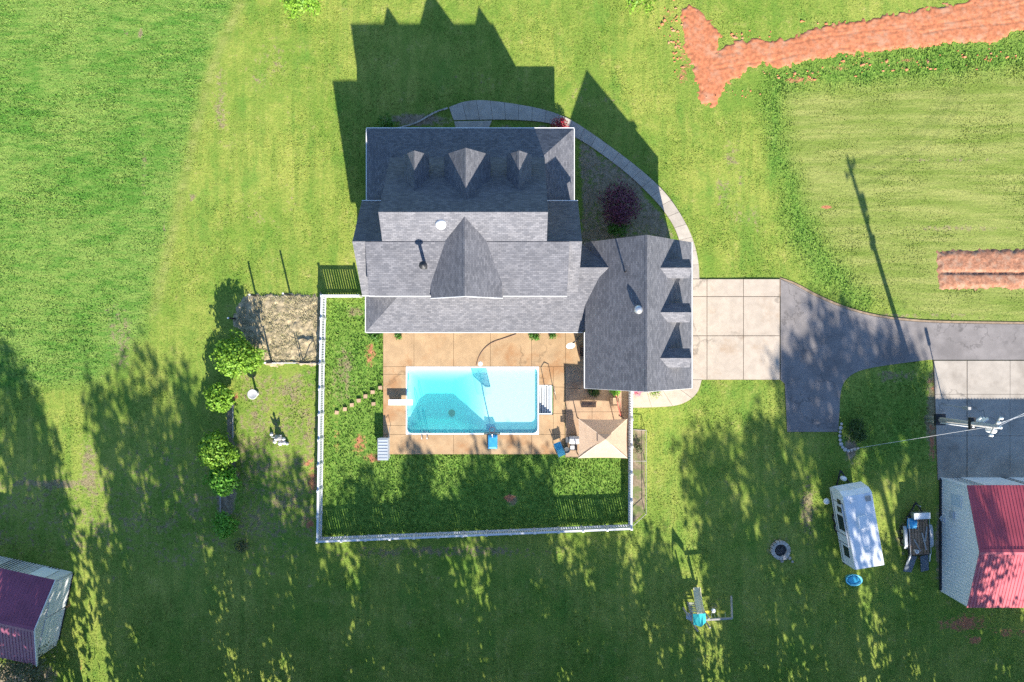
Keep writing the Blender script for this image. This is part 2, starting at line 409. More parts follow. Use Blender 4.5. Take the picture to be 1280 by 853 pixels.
# ------------------------------------------------------------------ numpy noise and polygons
_tab = rng.random((256, 256))
def vnoise(X, Y, s):
    x = X*s; y = Y*s; xi = np.floor(x).astype(int); yi = np.floor(y).astype(int); fx = x-xi; fy = y-yi
    fx = fx*fx*(3-2*fx); fy = fy*fy*(3-2*fy); g = lambda a,b: _tab[a & 255, b & 255]
    return (g(xi,yi)*(1-fx)+g(xi+1,yi)*fx)*(1-fy)+(g(xi,yi+1)*(1-fx)+g(xi+1,yi+1)*fx)*fy
def fbm(X, Y, s, o=4):
    r = 0; a = 0.5; t = 0
    for i in range(o): r = r+a*vnoise(X+17.3*i, Y-9.1*i, s*2**i); t += a; a *= 0.55
    return r/t
def sdist(poly, X, Y):
    """signed distance, positive inside"""
    poly = np.array(poly); d = np.full(X.shape, 1e9); ins = np.zeros(X.shape, bool); n = len(poly)
    for i in range(n):
        x0,y0 = poly[i]; x1,y1 = poly[(i+1)%n]; ex,ey = x1-x0,y1-y0
        t = np.clip(((X-x0)*ex+(Y-y0)*ey)/(ex*ex+ey*ey+1e-9), 0, 1)
        d = np.minimum(d, (X-x0-t*ex)**2+(Y-y0-t*ey)**2)
        c = ((y0 > Y) != (y1 > Y)) & (X < (x1-x0)*(Y-y0)/((y1-y0) if y1 != y0 else 1e-9)+x0)
        ins ^= c
    d = np.sqrt(d); return np.where(ins, d, -d)
def soft(poly, X, Y, wdt):
    return np.clip(0.5+sdist(GL(poly), X, Y)/(2*wdt), 0, 1)
def spots(X, Y, lst):
    r = np.zeros(X.shape)
    for px, py, rx, ry, s in lst:
        x, y = G(px, py); r = np.maximum(r, s*np.clip(1.25-np.sqrt(((X-x)/(rx/16.73))**2+((Y-y)/(ry/16.73))**2)*0.8, 0, 1))
    return r

# outlines in the plane of the lawn (photo pixels)
POOL = [(509,460),(672,460),(672,541.5),(509,541.5)]
CLAY_TRACK = [(820+a/2.783, b/2.783) for a, b in [(100,40),(130,30),(175,75),(215,130),(205,190),(280,150),(450,140),(600,95),(760,70),(950,30),(1150,0),(1300,-25),
              (1500,-60),(1500,40),(1280,90),(1160,150),(1080,140),(800,170),(600,190),(430,230),(370,215),(310,240),(240,290),(225,320),(205,365),(160,360),(150,300),(130,220),(100,140)]]
CLAY_BED = [(1172,315),(1330,313),(1330,358),(1176,360)]
PLOT = [(318,371),(360,368),(402,371),(402,454),(328,455),(310,425),(293,402),(303,376)]
ASPHALT = [(975,349),(995,357),(1020,372),(1060,388),(1100,398),(1145,403),(1200,405),(1420,407),(1420,450),(1160,450),(1120,455),(1075,462),(1056,474),(1050,490),(1049,520),(1047,540),(984,540),(981,480),(975,475)]
PAD = [(1166,450),(1420,450),(1420,600),(1172,600)]
APRON = [(864,349),(975,349),(975,475),(864,475)]
DECK = [(479,416),(731,416),(731,486),(786,486),(786,571),(706,571),(706,568),(479,568)]
WALK_OUT = [(400+a/2.667, b/2.667) for a, b in [(430,358),(480,338),(540,333),(640,345),(750,365),(830,395),(900,440),(970,490),(1050,550),(1120,610),(1170,665),(1215,735),(1245,800),(1262,870),(1265,930)]]
WALK_IN = [(400+a/2.667, b/2.667) for a, b in [(445,402),(485,401),(575,400),(640,400),(760,408),(800,430),(848,457),(905,490),(1000,560),(1060,612),(1120,672),(1160,722),(1190,775),(1212,860),(1218,930)]]
HARD = [DECK, APRON, ASPHALT, PAD, WALK_OUT+WALK_IN[::-1], [(565,133),(613,133),(613,170),(568,170)], [(788,488),(845,488),(862,475),(876,476),(868,497),(845,510),(788,510)]]
YARD = [(404,372),(786,372),(786,655),(402,675)]
MULCH = [(622,152),(705,160),(722,172),(760,195),(800,228),(826,262),(845,300),(722,310),(722,170),(620,162)]

# ------------------------------------------------------------------ ground: one sheet to the horizon
def covers(X, Y):
    nz = fbm(X, Y, 0.35)-0.5; nz2 = fbm(X+50, Y, 1.2)-0.5
    Xw = X+nz*1.2; Yw = Y+nz2*0.8
    field = soft([(-900,-900),(296,-900),(296,0),(262,75),(238,165),(217,260),(196,350),(180,420),(120,480),(-900,560)], X+nz2*0.5, Y, 0.6)
    lush = 0.75*soft([(955,84),(1060,70),(1170,52),(1500,20),(1500,75),(1180,100),(1010,112),(985,125),(990,180),(1000,240),(1030,300),(1075,345),(1100,380),(1060,385),(1010,350),(985,290),(965,200),(955,130)], Xw, Yw, 0.9)
    lush = np.maximum(lush, 0.75*soft(YARD, Xw, Yw, 0.5))
    lush = np.maximum(lush, 0.5*soft([(1050,470),(1165,455),(1170,590),(1060,565)], Xw, Yw, 1.0))
    hay = soft([(985,118),(1180,100),(1500,80),(1500,402),(1150,400),(1070,350),(1000,240)], Xw, Yw, 0.8)
    edge = np.exp(-((sdist(GL([(-900,-900),(296,-900),(296,0),(262,75),(238,165),(217,260),(196,350),(180,420),(120,480),(-900,560)]), X, Y)+0.35)/0.35)**2)*(Y > 2)
    dry = 0.40*soft([(-100,560),(90,570),(210,520),(330,560),(400,600),(400,690),(520,690),(700,672),(560,720),(300,730),(120,720),(-100,690)], X+nz*4, Y+nz2*4, 2.5)
    dry = np.maximum(dry, 0.46*soft([(296,460),(400,458),(398,680),(290,680)], Xw, Yw, 0.5))
    dry = np.maximum(dry, spots(X, Y, [(60,605,70,8,.7),(112,590,14,60,.6),(275,130,14,70,.5),(180,215,6,60,.42),(150,420,30,60,.45),(175,42,4,8,.8),(158,40,4,4,.8),(205,280,3,60,.5),(240,245,6,10,.6),(1045,65,10,30,.3),
          (915,200,14,20,.5),(905,240,20,30,.45),(940,275,20,25,.45),(450,390,40,10,.5),(430,470,20,60,.5),(560,690,180,10,.55),(640,625,8,8,.9),(1165,520,8,70,.8),(1120,470,30,10,.6),
          (740,120,60,40,.3),(330,260,80,60,.3),(340,80,60,60,.35),(590,100,40,30,.3),(1010,640,14,60,.55),(925,240,10,60,.4),(1190,200,90,5,.5),(1200,285,90,6,.5),(1130,395,120,3,.7)]))
    hay = np.maximum(hay, 0.85*edge)
    clay = spots(X, Y, [(462,445,10,22,.62),(450,555,12,18,.6),(468,572,16,8,.6),(391,600,9,24,.62),(388,655,9,10,.6),(385,580,7,10,.5),(1205,780,36,16,.62),(1220,800,12,8,.7),(1260,790,40,10,.5),(1165,560,6,50,.55),(1033,259,8,3,.9),
          (838,25,14,20,.5),(855,80,10,40,.5),(895,105,14,10,.5),(1000,40,10,10,.4),(637,623,7,5,.95),(295,497,6,14,.55),(85,755,6,14,.5),(100,832,5,8,.5),(1155,700,12,6,.6),(1166,480,6,14,.5),(1000,100,24,5,.62),(1050,85,30,4,.5),(1150,75,40,4,.5),(420,540,6,60,.45)])
    soil = 0.62*soft(MULCH, Xw, Yw, 0.25)
    soil = np.maximum(soil, 0.75*soft([(280,500),(293,500),(293,645),(272,645)], Xw, Yw, 0.3))
    soil = np.maximum(soil, spots(X, Y, [(1064,560,10,20,.8),(975,687,22,20,.55),(1142,668,32,44,.6),(1070,665,40,60,.35),(1176,680,8,60,.8),(20,845,60,20,.8),(885,765,34,26,.4),(745,680,10,6,.3),(520,150,50,10,.75)]))
    return np.stack([field, dry, clay],-1).clip(0,1), np.stack([lush, hay, soil],-1).clip(0,1)

def build_ground():
    out = np.array([52,56,64,80,110,160,260,500,1000.])
    xs = np.concatenate([-out[::-1], np.arange(-48,48.01,0.25), out])
    out2 = out-8; ys = np.concatenate([-out2[::-1], np.arange(-40,40.01,0.25), out2])
    X, Y = np.meshgrid(xs, ys); Z = -0.05+0.045*fbm(X, Y, 0.5)
    V = np.stack([X, Y, Z],-1).reshape(-1,3); nx, ny = len(xs), len(ys)
    i, j = np.meshgrid(np.arange(nx-1), np.arange(ny-1)); a = (j*nx+i).ravel()
    Fq = np.stack([a, a+1, a+nx+1, a+nx],-1)
    cx = (xs[:-1]+xs[1:])/2; cy = (ys[:-1]+ys[1:])/2; CX, CY = np.meshgrid(cx, cy)
    x0,y0 = G(507,543); x1,y1 = G(690,458)
    keep = ~((CX > x0) & (CX < x1) & (CY > y0) & (CY < y1)).ravel()
    ca, cb = covers(X, Y)
    me = np_mesh('ground', V, Fq[keep], {'cover_a': ca.reshape(-1,3), 'cover_b': cb.reshape(-1,3)}, True)
    o = link('ground', me, LAWN); o['kind'] = 'structure'
build_ground()

def build_grass():
    """short blades all over the lawn, longer ones in the fenced yard and the rough strip"""
    n = 520000
    X = rng.uniform(-40, 40, n); Y = rng.uniform(-27.5, 27.5, n)
    ca, cb = covers(X, Y)
    ok = np.ones(n, bool)
    for hp in HARD: ok &= sdist(GL(hp), X, Y) < 0.03+0.30*(fbm(X, Y, 1.5)-0.5)
    for hp, e in ((CLAY_TRACK,0.65),(CLAY_BED,0.2),(PLOT,0.15)): ok &= sdist(GL(hp), X, Y) < e*(rng.random(n)**2*2.2-0.6+(fbm(X, Y, 2.5)-0.5)*2)
    bare = np.maximum(np.maximum(ca[:,1]*0.9, ca[:,2]*1.3), cb[:,2]*1.1)
    ok &= rng.random(n) > bare
    X, Y, ca, cb = X[ok], Y[ok], ca[ok], cb[ok]; n = len(X)
    hgt = 0.022+0.024*ca[:,0]+0.070*cb[:,0]-0.004*cb[:,1]; hgt *= rng.uniform(0.6, 1.4, n)
    clump = fbm(X, Y, 1.3); hgt *= 0.5+clump
    th = rng.uniform(0, 2*np.pi, n); wd = rng.uniform(0.028, 0.062, n); ln = rng.uniform(0.6, 2.2, n)*hgt; la = rng.uniform(0, 2*np.pi, n)
    cx, cy = np.cos(th)*wd, np.sin(th)*wd
    V = np.zeros((n, 3, 3))
    V[:,0] = np.stack([X-cx, Y-cy, np.full(n,-0.04)],-1); V[:,1] = np.stack([X+cx, Y+cy, np.full(n,-0.04)],-1)
    V[:,2] = np.stack([X+np.cos(la)*ln, Y+np.sin(la)*ln, hgt-0.02],-1)
    Fq = np.arange(n*3).reshape(n,3)
    me = np_mesh('grass', V.reshape(-1,3), Fq, {'cover_a': np.repeat(ca,3,0), 'cover_b': np.repeat(cb,3,0)})
    o = link('grass', me, LAWN); o['kind'] = 'stuff'; o['label'] = 'short green grass blades covering the lawns and meadow'; o['category'] = 'grass'
build_grass()

# ------------------------------------------------------------------ bare earth: mounded sheets that dip under the lawn at ragged edges
def mound(name, poly, hgt, amp, m, edge=0.5, step=0.12, rough=1.6, extra=None):
    pl = GL(poly); a = np.array(pl)
    xs = np.arange(a[:,0].min()-0.6, a[:,0].max()+0.6, step); ys = np.arange(a[:,1].min()-0.6, a[:,1].max()+0.6, step)
    X, Y = np.meshgrid(xs, ys)
    d = sdist(pl, X, Y)+(fbm(X, Y, rough)-0.5)*1.0*edge+(fbm(X, Y, 4.0, 4)-0.5)*1.6*edge
    Z = np.clip(d/edge, -1, 1)*hgt+0.015*(d > 0)+(fbm(X, Y, 3.4, 4)-0.5)*amp+0.012
    Z = np.where(d < 0, np.minimum(Z, 0.012+d*0.3), Z)
    if extra: Z = extra(X, Y, Z, d)
    V = np.stack([X, Y, Z],-1).reshape(-1,3); nx, ny = len(xs), len(ys)
    i, j = np.meshgrid(np.arange(nx-1), np.arange(ny-1)); q = (j*nx+i).ravel()
    Fq = np.stack([q, q+1, q+nx+1, q+nx],-1)
    top = Z.ravel()[Fq].max(1) > -0.06
    o = link(name, np_mesh(name, V, Fq[top], None, True), m); o['kind'] = 'structure'; ORG[o.name] = Vector((0,0,0)); return o
def rut(X, Y, Z, d):
    y = Y-X*0.16; z = Z
    for off, dep, wd in ((17.9,.03,.07),(18.35,.018,.05),(18.8,.026,.08),(19.25,.018,.05),(19.6,.03,.07),(20.0,.015,.06)):
        z = z-dep*np.exp(-((y-off+(fbm(X+off*9, Y, .22)-.5)*.9)/wd)**2)*(d > .15)*(X > 15)*(fbm(X*.4+off*5, Y, .8) > .42)
    return z
mound('clay_track', CLAY_TRACK, 0.012, 0.022, CLAY, 0.5, 0.09, extra=rut)
def furrow(X, Y, Z, d):
    yc = G(0,341)[1]; return Z-0.12*np.exp(-((Y-yc)/0.12)**2)*(d > 0.1)
mound('clay_garden_bed', CLAY_BED, 0.07, 0.10, BEDCLAY, 0.25, 0.1, extra=furrow)
mound('straw_garden_plot', PLOT, 0.05, 0.22, STRAW, 0.4, 0.1)

def build_clods():
    """lumps of clay thrown up beside the track"""
    mb = MB(); rr = random.Random(11)
    for cx, cy, rx, ry, n in ((838,25,14,22,26),(850,75,10,34,40),(890,112,18,10,22),(935,115,20,6,10),(1000,95,50,8,30),(1100,82,80,7,40),(1230,70,50,6,24),(930,45,40,8,16),(1110,28,90,6,22)):
        for k in range(n):
            x, y = G(rr.gauss(cx,rx*.6), rr.gauss(cy,ry*.6)); r = rr.uniform(.03,.10)**1.0*rr.choice((.7,1,1,1.6)); e = rr.uniform(.7,1.4); n0 = 6
            o = len(mb.v)
            for q in range(n0): a = q*math.pi*2/n0; mb.v.append((x+r*e*math.cos(a)*rr.uniform(.7,1.2), y+r/e*math.sin(a)*rr.uniform(.7,1.2), -.02))
            mb.v.append((x+rr.uniform(-.3,.3)*r, y+rr.uniform(-.3,.3)*r, r*rr.uniform(.4,.9)))
            mb.f += [(o+q, o+(q+1)%n0, o+n0) for q in range(n0)]
    o = link('clay_clods', mb.mesh('clay_clods'), CLAY); o['kind'] = 'stuff'; o['label'] = 'small red clay clods scattered in the grass along the clay track'; o['category'] = 'clods'
build_clods()
def build_straw():
    n = 9000; pl = GL(PLOT); a = np.array(pl)
    X = rng.uniform(a[:,0].min(), a[:,0].max(), n); Y = rng.uniform(a[:,1].min(), a[:,1].max(), n)
    k = (sdist(pl, X, Y) > 0.1) & (fbm(X, Y, 1.1) > 0.42); X, Y = X[k], Y[k]; n = len(X)
    th = rng.uniform(0, 2*np.pi, n); ln = rng.uniform(.08, .2, n); z0 = rng.uniform(.06, .10, n); z1 = z0+rng.uniform(.0, .14, n)
    cx, cy = np.cos(th), np.sin(th); wd = .022
    V = np.stack([np.stack([X-cy*wd, Y+cx*wd, z0],-1), np.stack([X+cy*wd, Y-cx*wd, z0],-1), np.stack([X+cx*ln, Y+cy*ln, z1],-1)],1).reshape(-1,3)
    o = link('straw', np_mesh('straw', V, np.arange(n*3).reshape(n,3)), leaf_mat('straw_stalk', (0.20, 0.19, 0.08), (0.50, 0.42, 0.26), 0.1)); o['kind'] = 'stuff'; o['label'] = 'loose tan straw strewn over the vegetable plot'; o['category'] = 'straw'
build_straw()

# ------------------------------------------------------------------ hard surfaces
def shrink(poly, g=0.018):
    n = len(poly); out = []
    ar = sum(poly[i][0]*poly[(i+1)%n][1]-poly[(i+1)%n][0]*poly[i][1] for i in range(n))
    if ar < 0: poly = poly[::-1]
    for i in range(n):
        p0, p, p1 = Vector(poly[i-1]), Vector(poly[i]), Vector(poly[(i+1)%n])
        e0, e1 = (p-p0).normalized(), (p1-p).normalized()
        n0, n1 = Vector((-e0.y,e0.x)), Vector((-e1.y,e1.x)); b = n0+n1
        k = g*2/max(b.length_squared, 0.4); out.append(tuple(p+b*k))
    return out
def slabs(name, base_polys, slab_polys, m, z=0.05, gap=0.011):
    mb = MB()
    for i, p in enumerate(base_polys): mb.prism(p, -0.12, 0.012)
    st = struct(name, mb, JOINT)
    for p in slab_polys:
        part('slab', MB().prism(shrink(p, gap), -0.10, z+random.uniform(-0.004,0.004)), m, st)
    return st
def grid(xs, ys):
    return [GL([(a,c),(b,c),(b,d),(a,d)]) for a, b in zip(xs, xs[1:]) for c, d in zip(ys, ys[1:])]
def resample(pl, n):
    pl = [Vector(p) for p in pl]; ds = [0]
    for a, b in zip(pl, pl[1:]): ds.append(ds[-1]+(b-a).length)
    out = []
    for k in range(n+1):
        s = ds[-1]*k/n; i = 0
        while i < len(ds)-2 and ds[i+1] < s: i += 1
        t = (s-ds[i])/(ds[i+1]-ds[i]); out.append(tuple(pl[i].lerp(pl[i+1], t)))
    return out
def chaikin(p, it=2):
    for _ in range(it):
        q = [p[0]]
        for a, b in zip(p, p[1:]): q += [(a[0]*.75+b[0]*.25, a[1]*.75+b[1]*.25), (a[0]*.25+b[0]*.75, a[1]*.25+b[1]*.75)]
        p = q+[p[-1]]
    return p
# curved front walk
wo = resample(chaikin(GL(WALK_OUT)), 96); wi = resample(chaikin(GL(WALK_IN)), 96)
sl = []
for k in range(0, 96, 4): sl.append(wo[k:k+5]+wi[k:k+5][::-1])
sl.append(GL([(567.5,152),(615,151),(609,166),(571,166)]))
slabs('front_walk', [wo+wi[::-1]], sl, WALKC)
# garage apron
slabs('garage_apron', [GL(APRON)], grid([864,883.5,929,974.5],[349,371,420,475]), CONC, gap=0.022)
# walk from the apron round to the pool gate
so = resample(chaikin(GL([(788,510),(815,509.5),(845,508),(862,501),(873,490),(877,475)]),2), 24); si = resample(chaikin(GL([(788,487),(815,487),(840,486),(852,484),(860,480),(863,475)]),2), 24)
slabs('side_walk', [so+si[::-1]], [so[k:k+7]+si[k:k+7][::-1] for k in range(0,24,6)], CONC)
# pool deck: slabs round the pool opening and the stair well
xs_t = [479,517.6,567,613,664.5,707,731]
dp = grid(xs_t, [416,458.5])+grid([479,507.6],[458.5,468,532,543.2])+grid([479,517.6,567,613,664.5],[543.2,568])
dp += grid([673.6,691.5],[458.5,481.5])+grid([691.5,706],[458.5,484,517])+grid([673.6,691.5],[518.5,543.2])+grid([691.5,706],[517,543.2])+grid([664.5,706],[543.2,568])
base = [GL([(479,416),(731,416),(731,458.5),(479,458.5)]), GL([(479,458.5),(507.6,458.5),(507.6,543.2),(479,543.2)]), GL([(479,543.2),(706,543.2),(706,568),(479,568)]),
        GL([(691.5,458.5),(706,458.5),(706,543.2),(691.5,543.2)]), GL([(673.6,458.5),(691.5,458.5),(691.5,481.5),(673.6,481.5)]), GL([(673.6,518.5),(691.5,518.5),(691.5,543.2),(673.6,543.2)])]
slabs('pool_deck', base, dp, DECKC, 0.06)
slabs('patio', [GL([(706.6,457.5),(731,457.5),(731,486),(786,486),(786,572),(706.6,572)])],
      grid([706.6,731],[457.5,486])+grid([706.6,740,786],[486,515,543,571]), PATIOC, 0.045, 0.012)
# asphalt drive, concrete pad
dr = chaikin(GL(ASPHALT)[:8],2)+GL([(1420,407),(1420,450),(1160,450)])+chaikin(GL([(1160,450),(1120,455),(1075,462),(1056,474),(1050,490),(1049,520),(1047,540)]),2)[1:]+GL([(984,540),(981,480),(975.6,475),(975.6,349)])
struct('driveway', MB().prism(dr, -0.12, 0.035), ASPH)
struct('drive_verge', MB().prism(chaikin(GL([(975,347),(996,354),(1022,369),(1060,385),(1100,395),(1145,400),(1200,402),(1420,404)]),2)+GL([(1420,420),(1100,420),(975,370)]), -0.12, 0.02), mat('verge_soil', (0.28, 0.20, 0.13), 0.95, 0.25, 3))
slabs('barn_pad', [GL([(1166.5,450.8),(1420,450.8),(1420,600),(1172,600)])], grid([1208.6,1262,1318,1370],[451,493,545,600])+[GL([(1167,451),(1208,451),(1208,493),(1168.5,493)]),GL([(1168.5,493),(1208,493),(1208,545),(1170,545)]),GL([(1170,545),(1208,545),(1208,600),(1172,600)])], PADC, 0.05, 0.012)

# ------------------------------------------------------------------ swimming pool
def rrect(px0, px1, py0, py1, r, n=5):
    x0,y0 = G(px0,py1); x1,y1 = G(px1,py0); out = []
    for cx, cy, a0 in ((x1-r,y1-r,0),(x0+r,y1-r,90),(x0+r,y0+r,180),(x1-r,y0+r,270)):
        for k in range(n+1):
            a = math.radians(a0+90*k/n); out.append((cx+r*math.cos(a), cy+r*math.sin(a)))
    return out
pool = thing('swimming_pool', 'rectangular in-ground pool with white liner and turquoise deep end', 'pool', (*G(590,501), 0))
ring = rrect(509,672,460,541.5,0.35); wring = ring
nR = len(ring)
def floor_z(x, y):
    x0, _ = G(509,0); x1, _ = G(672,0); y0 = G(0,541.5)[1]; y1 = G(0,460)[1]
    t = (x-x0)/(x1-x0)
    if t > 0.60: z = -0.33
    elif t > 0.34: z = -0.33-(0.60-t)/0.26*1.07
    elif t > 0.13: z = -1.40
    else: z = -1.40+(0.13-t)/0.13*0.5
    e = min(y-y0, y1-y, x-x0)            # hopper sides slope up to a ledge
    if t < 0.60: z = max(z, -0.5-max(0, e-0.10)*1.05)
    return z
fl = MB(); x0,y0 = G(509,541.5); x1,y1 = G(672,460); nx, ny = 64, 32
for j in range(ny+1):
    for i in range(nx+1):
        x = x0+(x1-x0)*i/nx; y = y0+(y1-y0)*j/ny; fl.v.append((x,y,floor_z(x,y)))
fl.f = [(j*(nx+1)+i, j*(nx+1)+i+1, (j+1)*(nx+1)+i+1, (j+1)*(nx+1)+i) for j in range(ny) for i in range(nx)]
part('pool_floor', fl, LINER, pool, smooth=True)
wl = MB(); wl.v = [(x,y,0.05) for x,y in ring]+[(x,y,-1.6) for x,y in ring]
wl.f = [((i+1)%nR, i, nR+i, nR+(i+1)%nR) for i in range(nR)]
part('pool_wall', wl, LINER, pool)
orng = rrect(507.6,673.6,458.5,543.2,0.01)
cp = MB(); cp.v = [(x,y,0.075) for x,y in ring]+[(x,y,0.075) for x,y in orng]+[(x,y,-0.05) for x,y in orng]+[(x,y,-0.02) for x,y in ring]
cp.f = [(i,(i+1)%nR,nR+(i+1)%nR,nR+i)[::-1] for i in range(nR)]+[(nR+i,nR+(i+1)%nR,2*nR+(i+1)%nR,2*nR+i)[::-1] for i in range(nR)]+[(3*nR+i,3*nR+(i+1)%nR,(i+1)%nR,i)[::-1] for i in range(nR)]
part('coping', cp, WHITE, pool)
wt = MB(); wt.prism(rrect(509.2,671.8,460.2,541.3,0.34), -1.6, -0.06); part('water', wt, WATER, pool)
sx0, sy0 = G(673.8,517); sx1, sy1 = G(689,482.5)
stp = MB(); nst = 5
stp.box(sx0, sx1+0.06, sy0-0.06, sy0, -0.6, 0.07).box(sx0, sx1+0.06, sy1, sy1+0.06, -0.6, 0.07).box(sx1, sx1+0.06, sy0, sy1, -0.6, 0.07)
stairs = part('pool_stairs', stp, LINER, pool)
for k in range(nst):
    a = sx0+(sx1-sx0)*k/nst; b = sx0+(sx1-sx0)*(k+1)/nst
    part('tread', MB().box(a+0.045, b, sy0, sy1, -0.7, -0.32+0.075*k), mat('stair_grey',(0.55,0.58,0.60),0.5,0.05), stairs)
dx, dy = G(563,519); part('main_drain', MB().lathe((dx,dy,floor_z(dx,dy)), [(0.28,0.0),(0.28,0.05),(0.2,0.08)], 12), BLACK, pool)
# diving board
db = thing('diving_board', 'short white diving board on the west edge of the pool', 'diving board', (*G(498,501), 0.06))
bx0, by0 = G(487,506); bx1, by1 = G(517,499)
part('board', MB().box(bx0, bx1, by0, by1, 0.42, 0.48), WHITE, db)
part('stand', MB().box(bx0+0.1, bx0+0.9, by0+0.03, by1-0.03, 0.06, 0.42), GREY, db)
part('fulcrum', MB().tube([(bx0+1.0,by0,0.38),(bx0+1.0,by1,0.38)],0.04), STEEL, db)
# exit ladder
ld = thing('pool_ladder', 'small chrome ladder rails on the south edge of the pool', 'ladder', (*G(532,543), 0.06))
for px in (529, 535.5):
    x, y = G(px, 548); part('rail', MB().tube([(x,y,0.06),(x,y,0.75),(x,y+0.12,0.88),(x,y+0.4,0.88),(x,y+0.55,0.7),(x,y+0.56,-0.5)],0.024,8), STEEL, ld, smooth=True)
for k in range(2):
    xa, y = G(529,541); xb, _ = G(535.5,541); part('step', MB().box(xa,xb,y-0.02,y+0.08,-0.2-0.28*k,-0.17-0.28*k), WHITE, ld)
# grab rail at the stairs
xg, yg = G(690,498); hr = solo('stair_handrail', MB().tube([(xg-0.55,yg+0.85,0.06),(xg-0.5,yg+0.9,0.8),(xg-0.2,yg+1.05,0.92),(xg+0.1,yg+0.95,0.9),(xg+0.22,yg+0.2,0.55),(xg+0.3,yg-0.1,0.06)],0.026,8), mat('dark_chrome',(0.16,0.14,0.12),0.3,0.1,metallic=0.6), 'bent metal handrail beside the white pool stairs', 'handrail', smooth=True)
# pool basketball hoop
hp = thing('pool_basketball_hoop', 'poolside basketball hoop with blue base and clear backboard', 'basketball hoop', (*G(616,552), 0.06))
hx, hy = G(616,551)
part('base', MB().lathe((0,0,0),[(0.36,0),(0.37,0.1),(0.33,0.3),(0.25,0.34)],4), BLUE, hp, local=True)
b_ = hp.children[0]; b_.rotation_euler = (0,0,math.pi/4); b_.scale = (1.42,0.98,1)
b_.scale = (1.42,1.42,1); b_.rotation_euler = (0,0,0)
b_.data.transform(Matrix.Rotation(math.pi/4,4,'Z')); b_.scale = (1.38,2.0,1)
part('pole', MB().tube([(hx,hy+0.35,0.3),(hx,hy+0.4,1.1),(hx,hy+0.75,1.75)],0.04,8), STEEL, hp, smooth=True)
bb = part('backboard', MB().box(hx-0.55,hx+0.55,hy+0.76,hy+0.79,1.35,2.1), ACRYL, hp)
fr = MB()
for a, b2 in (((hx-0.55,1.35),(hx+0.55,1.35)),((hx-0.55,2.1),(hx+0.55,2.1)),((hx-0.55,1.35),(hx-0.55,2.1)),((hx+0.55,1.35),(hx+0.55,2.1))):
    fr.beam((a[0],hy+0.775,a[1]),(b2[0],hy+0.775,b2[1]),0.05,0.05)
part('frame', fr, BLACK, bb)
part('rim', MB().tube([(hx+0.2*math.cos(k*math.pi/6),hy+1.0+0.2*math.sin(k*math.pi/6),1.5) for k in range(13)],0.014), RED, hp)

# ------------------------------------------------------------------ the house
house = thing('house', 'large house with grey shingle roofs, three front dormers and an attached garage', 'house', (-3, 6, 0))
XL, XR = -10.37, 4.55          # rakes of the low main roof
TL, TR = -8.42, 2.26           # rakes of the tall front block
ZR, YR = 6.65, 6.47            # low ridge
ZT, YT = 8.0, 8.12             # tall ridge
def wz(y): return ZR-abs(y-YR)*0.87
part('tall_roof', MB().slab([(TL,YT,ZT),(TL,12.7,3.8),(TR,12.7,3.8),(TR,YT,ZT)]).slab([(TL,YT,ZT),(TR,YT,ZT),(TR,YR-0.05,ZR-0.02),(TL,YR-0.05,ZR-0.02)]), SHINGLE, house)
for xa_, xb_, ye_ in ((XL,TL+0.1,9.65),(TR-0.1,XR,9.65),(XL,-9.4,3.18),(3.6,XR,3.18)):
    part('main_roof', MB().slab([(xa_,YR,ZR),(xb_,YR,ZR),(xb_,ye_,wz(ye_)),(xa_,ye_,wz(ye_))]), SHINGLE, house)
part('shed_dormer_roof', MB().slab([(-9.53,YR-0.03,ZR+0.05),(3.74,YR-0.03,ZR+0.05),(3.66,3.02,5.62),(-9.53,3.02,5.62)]), SHINGLE, house)
GX, GZ, GY0, GY1, GHW = -3.0, 7.8, 2.84, 7.9, 2.36
ge = GZ-GHW*0.82
part('rear_gable_roof', MB().slab([(GX,GY0,GZ),(GX,GY1,GZ),(GX-GHW,GY1-1.9,ge),(GX-GHW,GY0,ge)]).slab([(GX,GY0,GZ),(GX+GHW,GY0,ge),(GX+GHW,GY1-1.9,ge),(GX,GY1,GZ)]), SHINGLE, house)
def pz(y): return 2.8+(y-0.65)*0.43
part('rear_porch_roof', MB().slab([(-10.3,0.65,2.8),(5.05,0.65,2.8),(6.9,4.5,pz(4.5)),(-6.45,4.5,pz(4.5))]).slab([(-10.3,0.65,2.8),(-6.45,4.5,pz(4.5)),(-10.3,4.5,2.8)]), SHINGLE, house)
part('link_roof', MB().slab([(4.2,4.96,4.92),(7.0,4.96,4.92),(7.0,4.0,4.1),(4.2,4.0,4.1)]).slab([(4.2,4.96,4.92),(7.0,4.96,4.92),(5.02,6.75,3.42),(4.2,6.75,3.42)]), SHINGLE, house)
EY, EXL, EXR = 15.0, -10.24, 4.35
part('front_porch_roof', MB().slab([(EXL,EY,2.8),(EXR,EY,2.8),(EXR-2.3,EY-2.3,3.8),(EXL+2.3,EY-2.3,3.8)])
     .slab([(EXR,EY,2.8),(EXR,9.4,2.8),(EXR-2.3,9.4,3.8),(EXR-2.3,EY-2.3,3.8)]).slab([(EXL,EY,2.8),(EXL+2.3,EY-2.3,3.8),(EXL+2.3,9.4,3.8),(EXL,9.4,2.8)]), SHINGLE, house)
# garage roof
RX, RZ, EZ, WX, EX, GN, GS = 8.73, 6.9, 3.6, 5.08, 12.46, 6.86, -3.28
part('garage_roof', MB().slab([(RX,GN,RZ),(RX,GS,RZ),(EX,GS,EZ),(EX,GN,EZ)]).slab([(RX,GN,RZ),(WX,GN,EZ),(WX,GS,EZ),(RX,GS,RZ)]), SHINGLE, house)
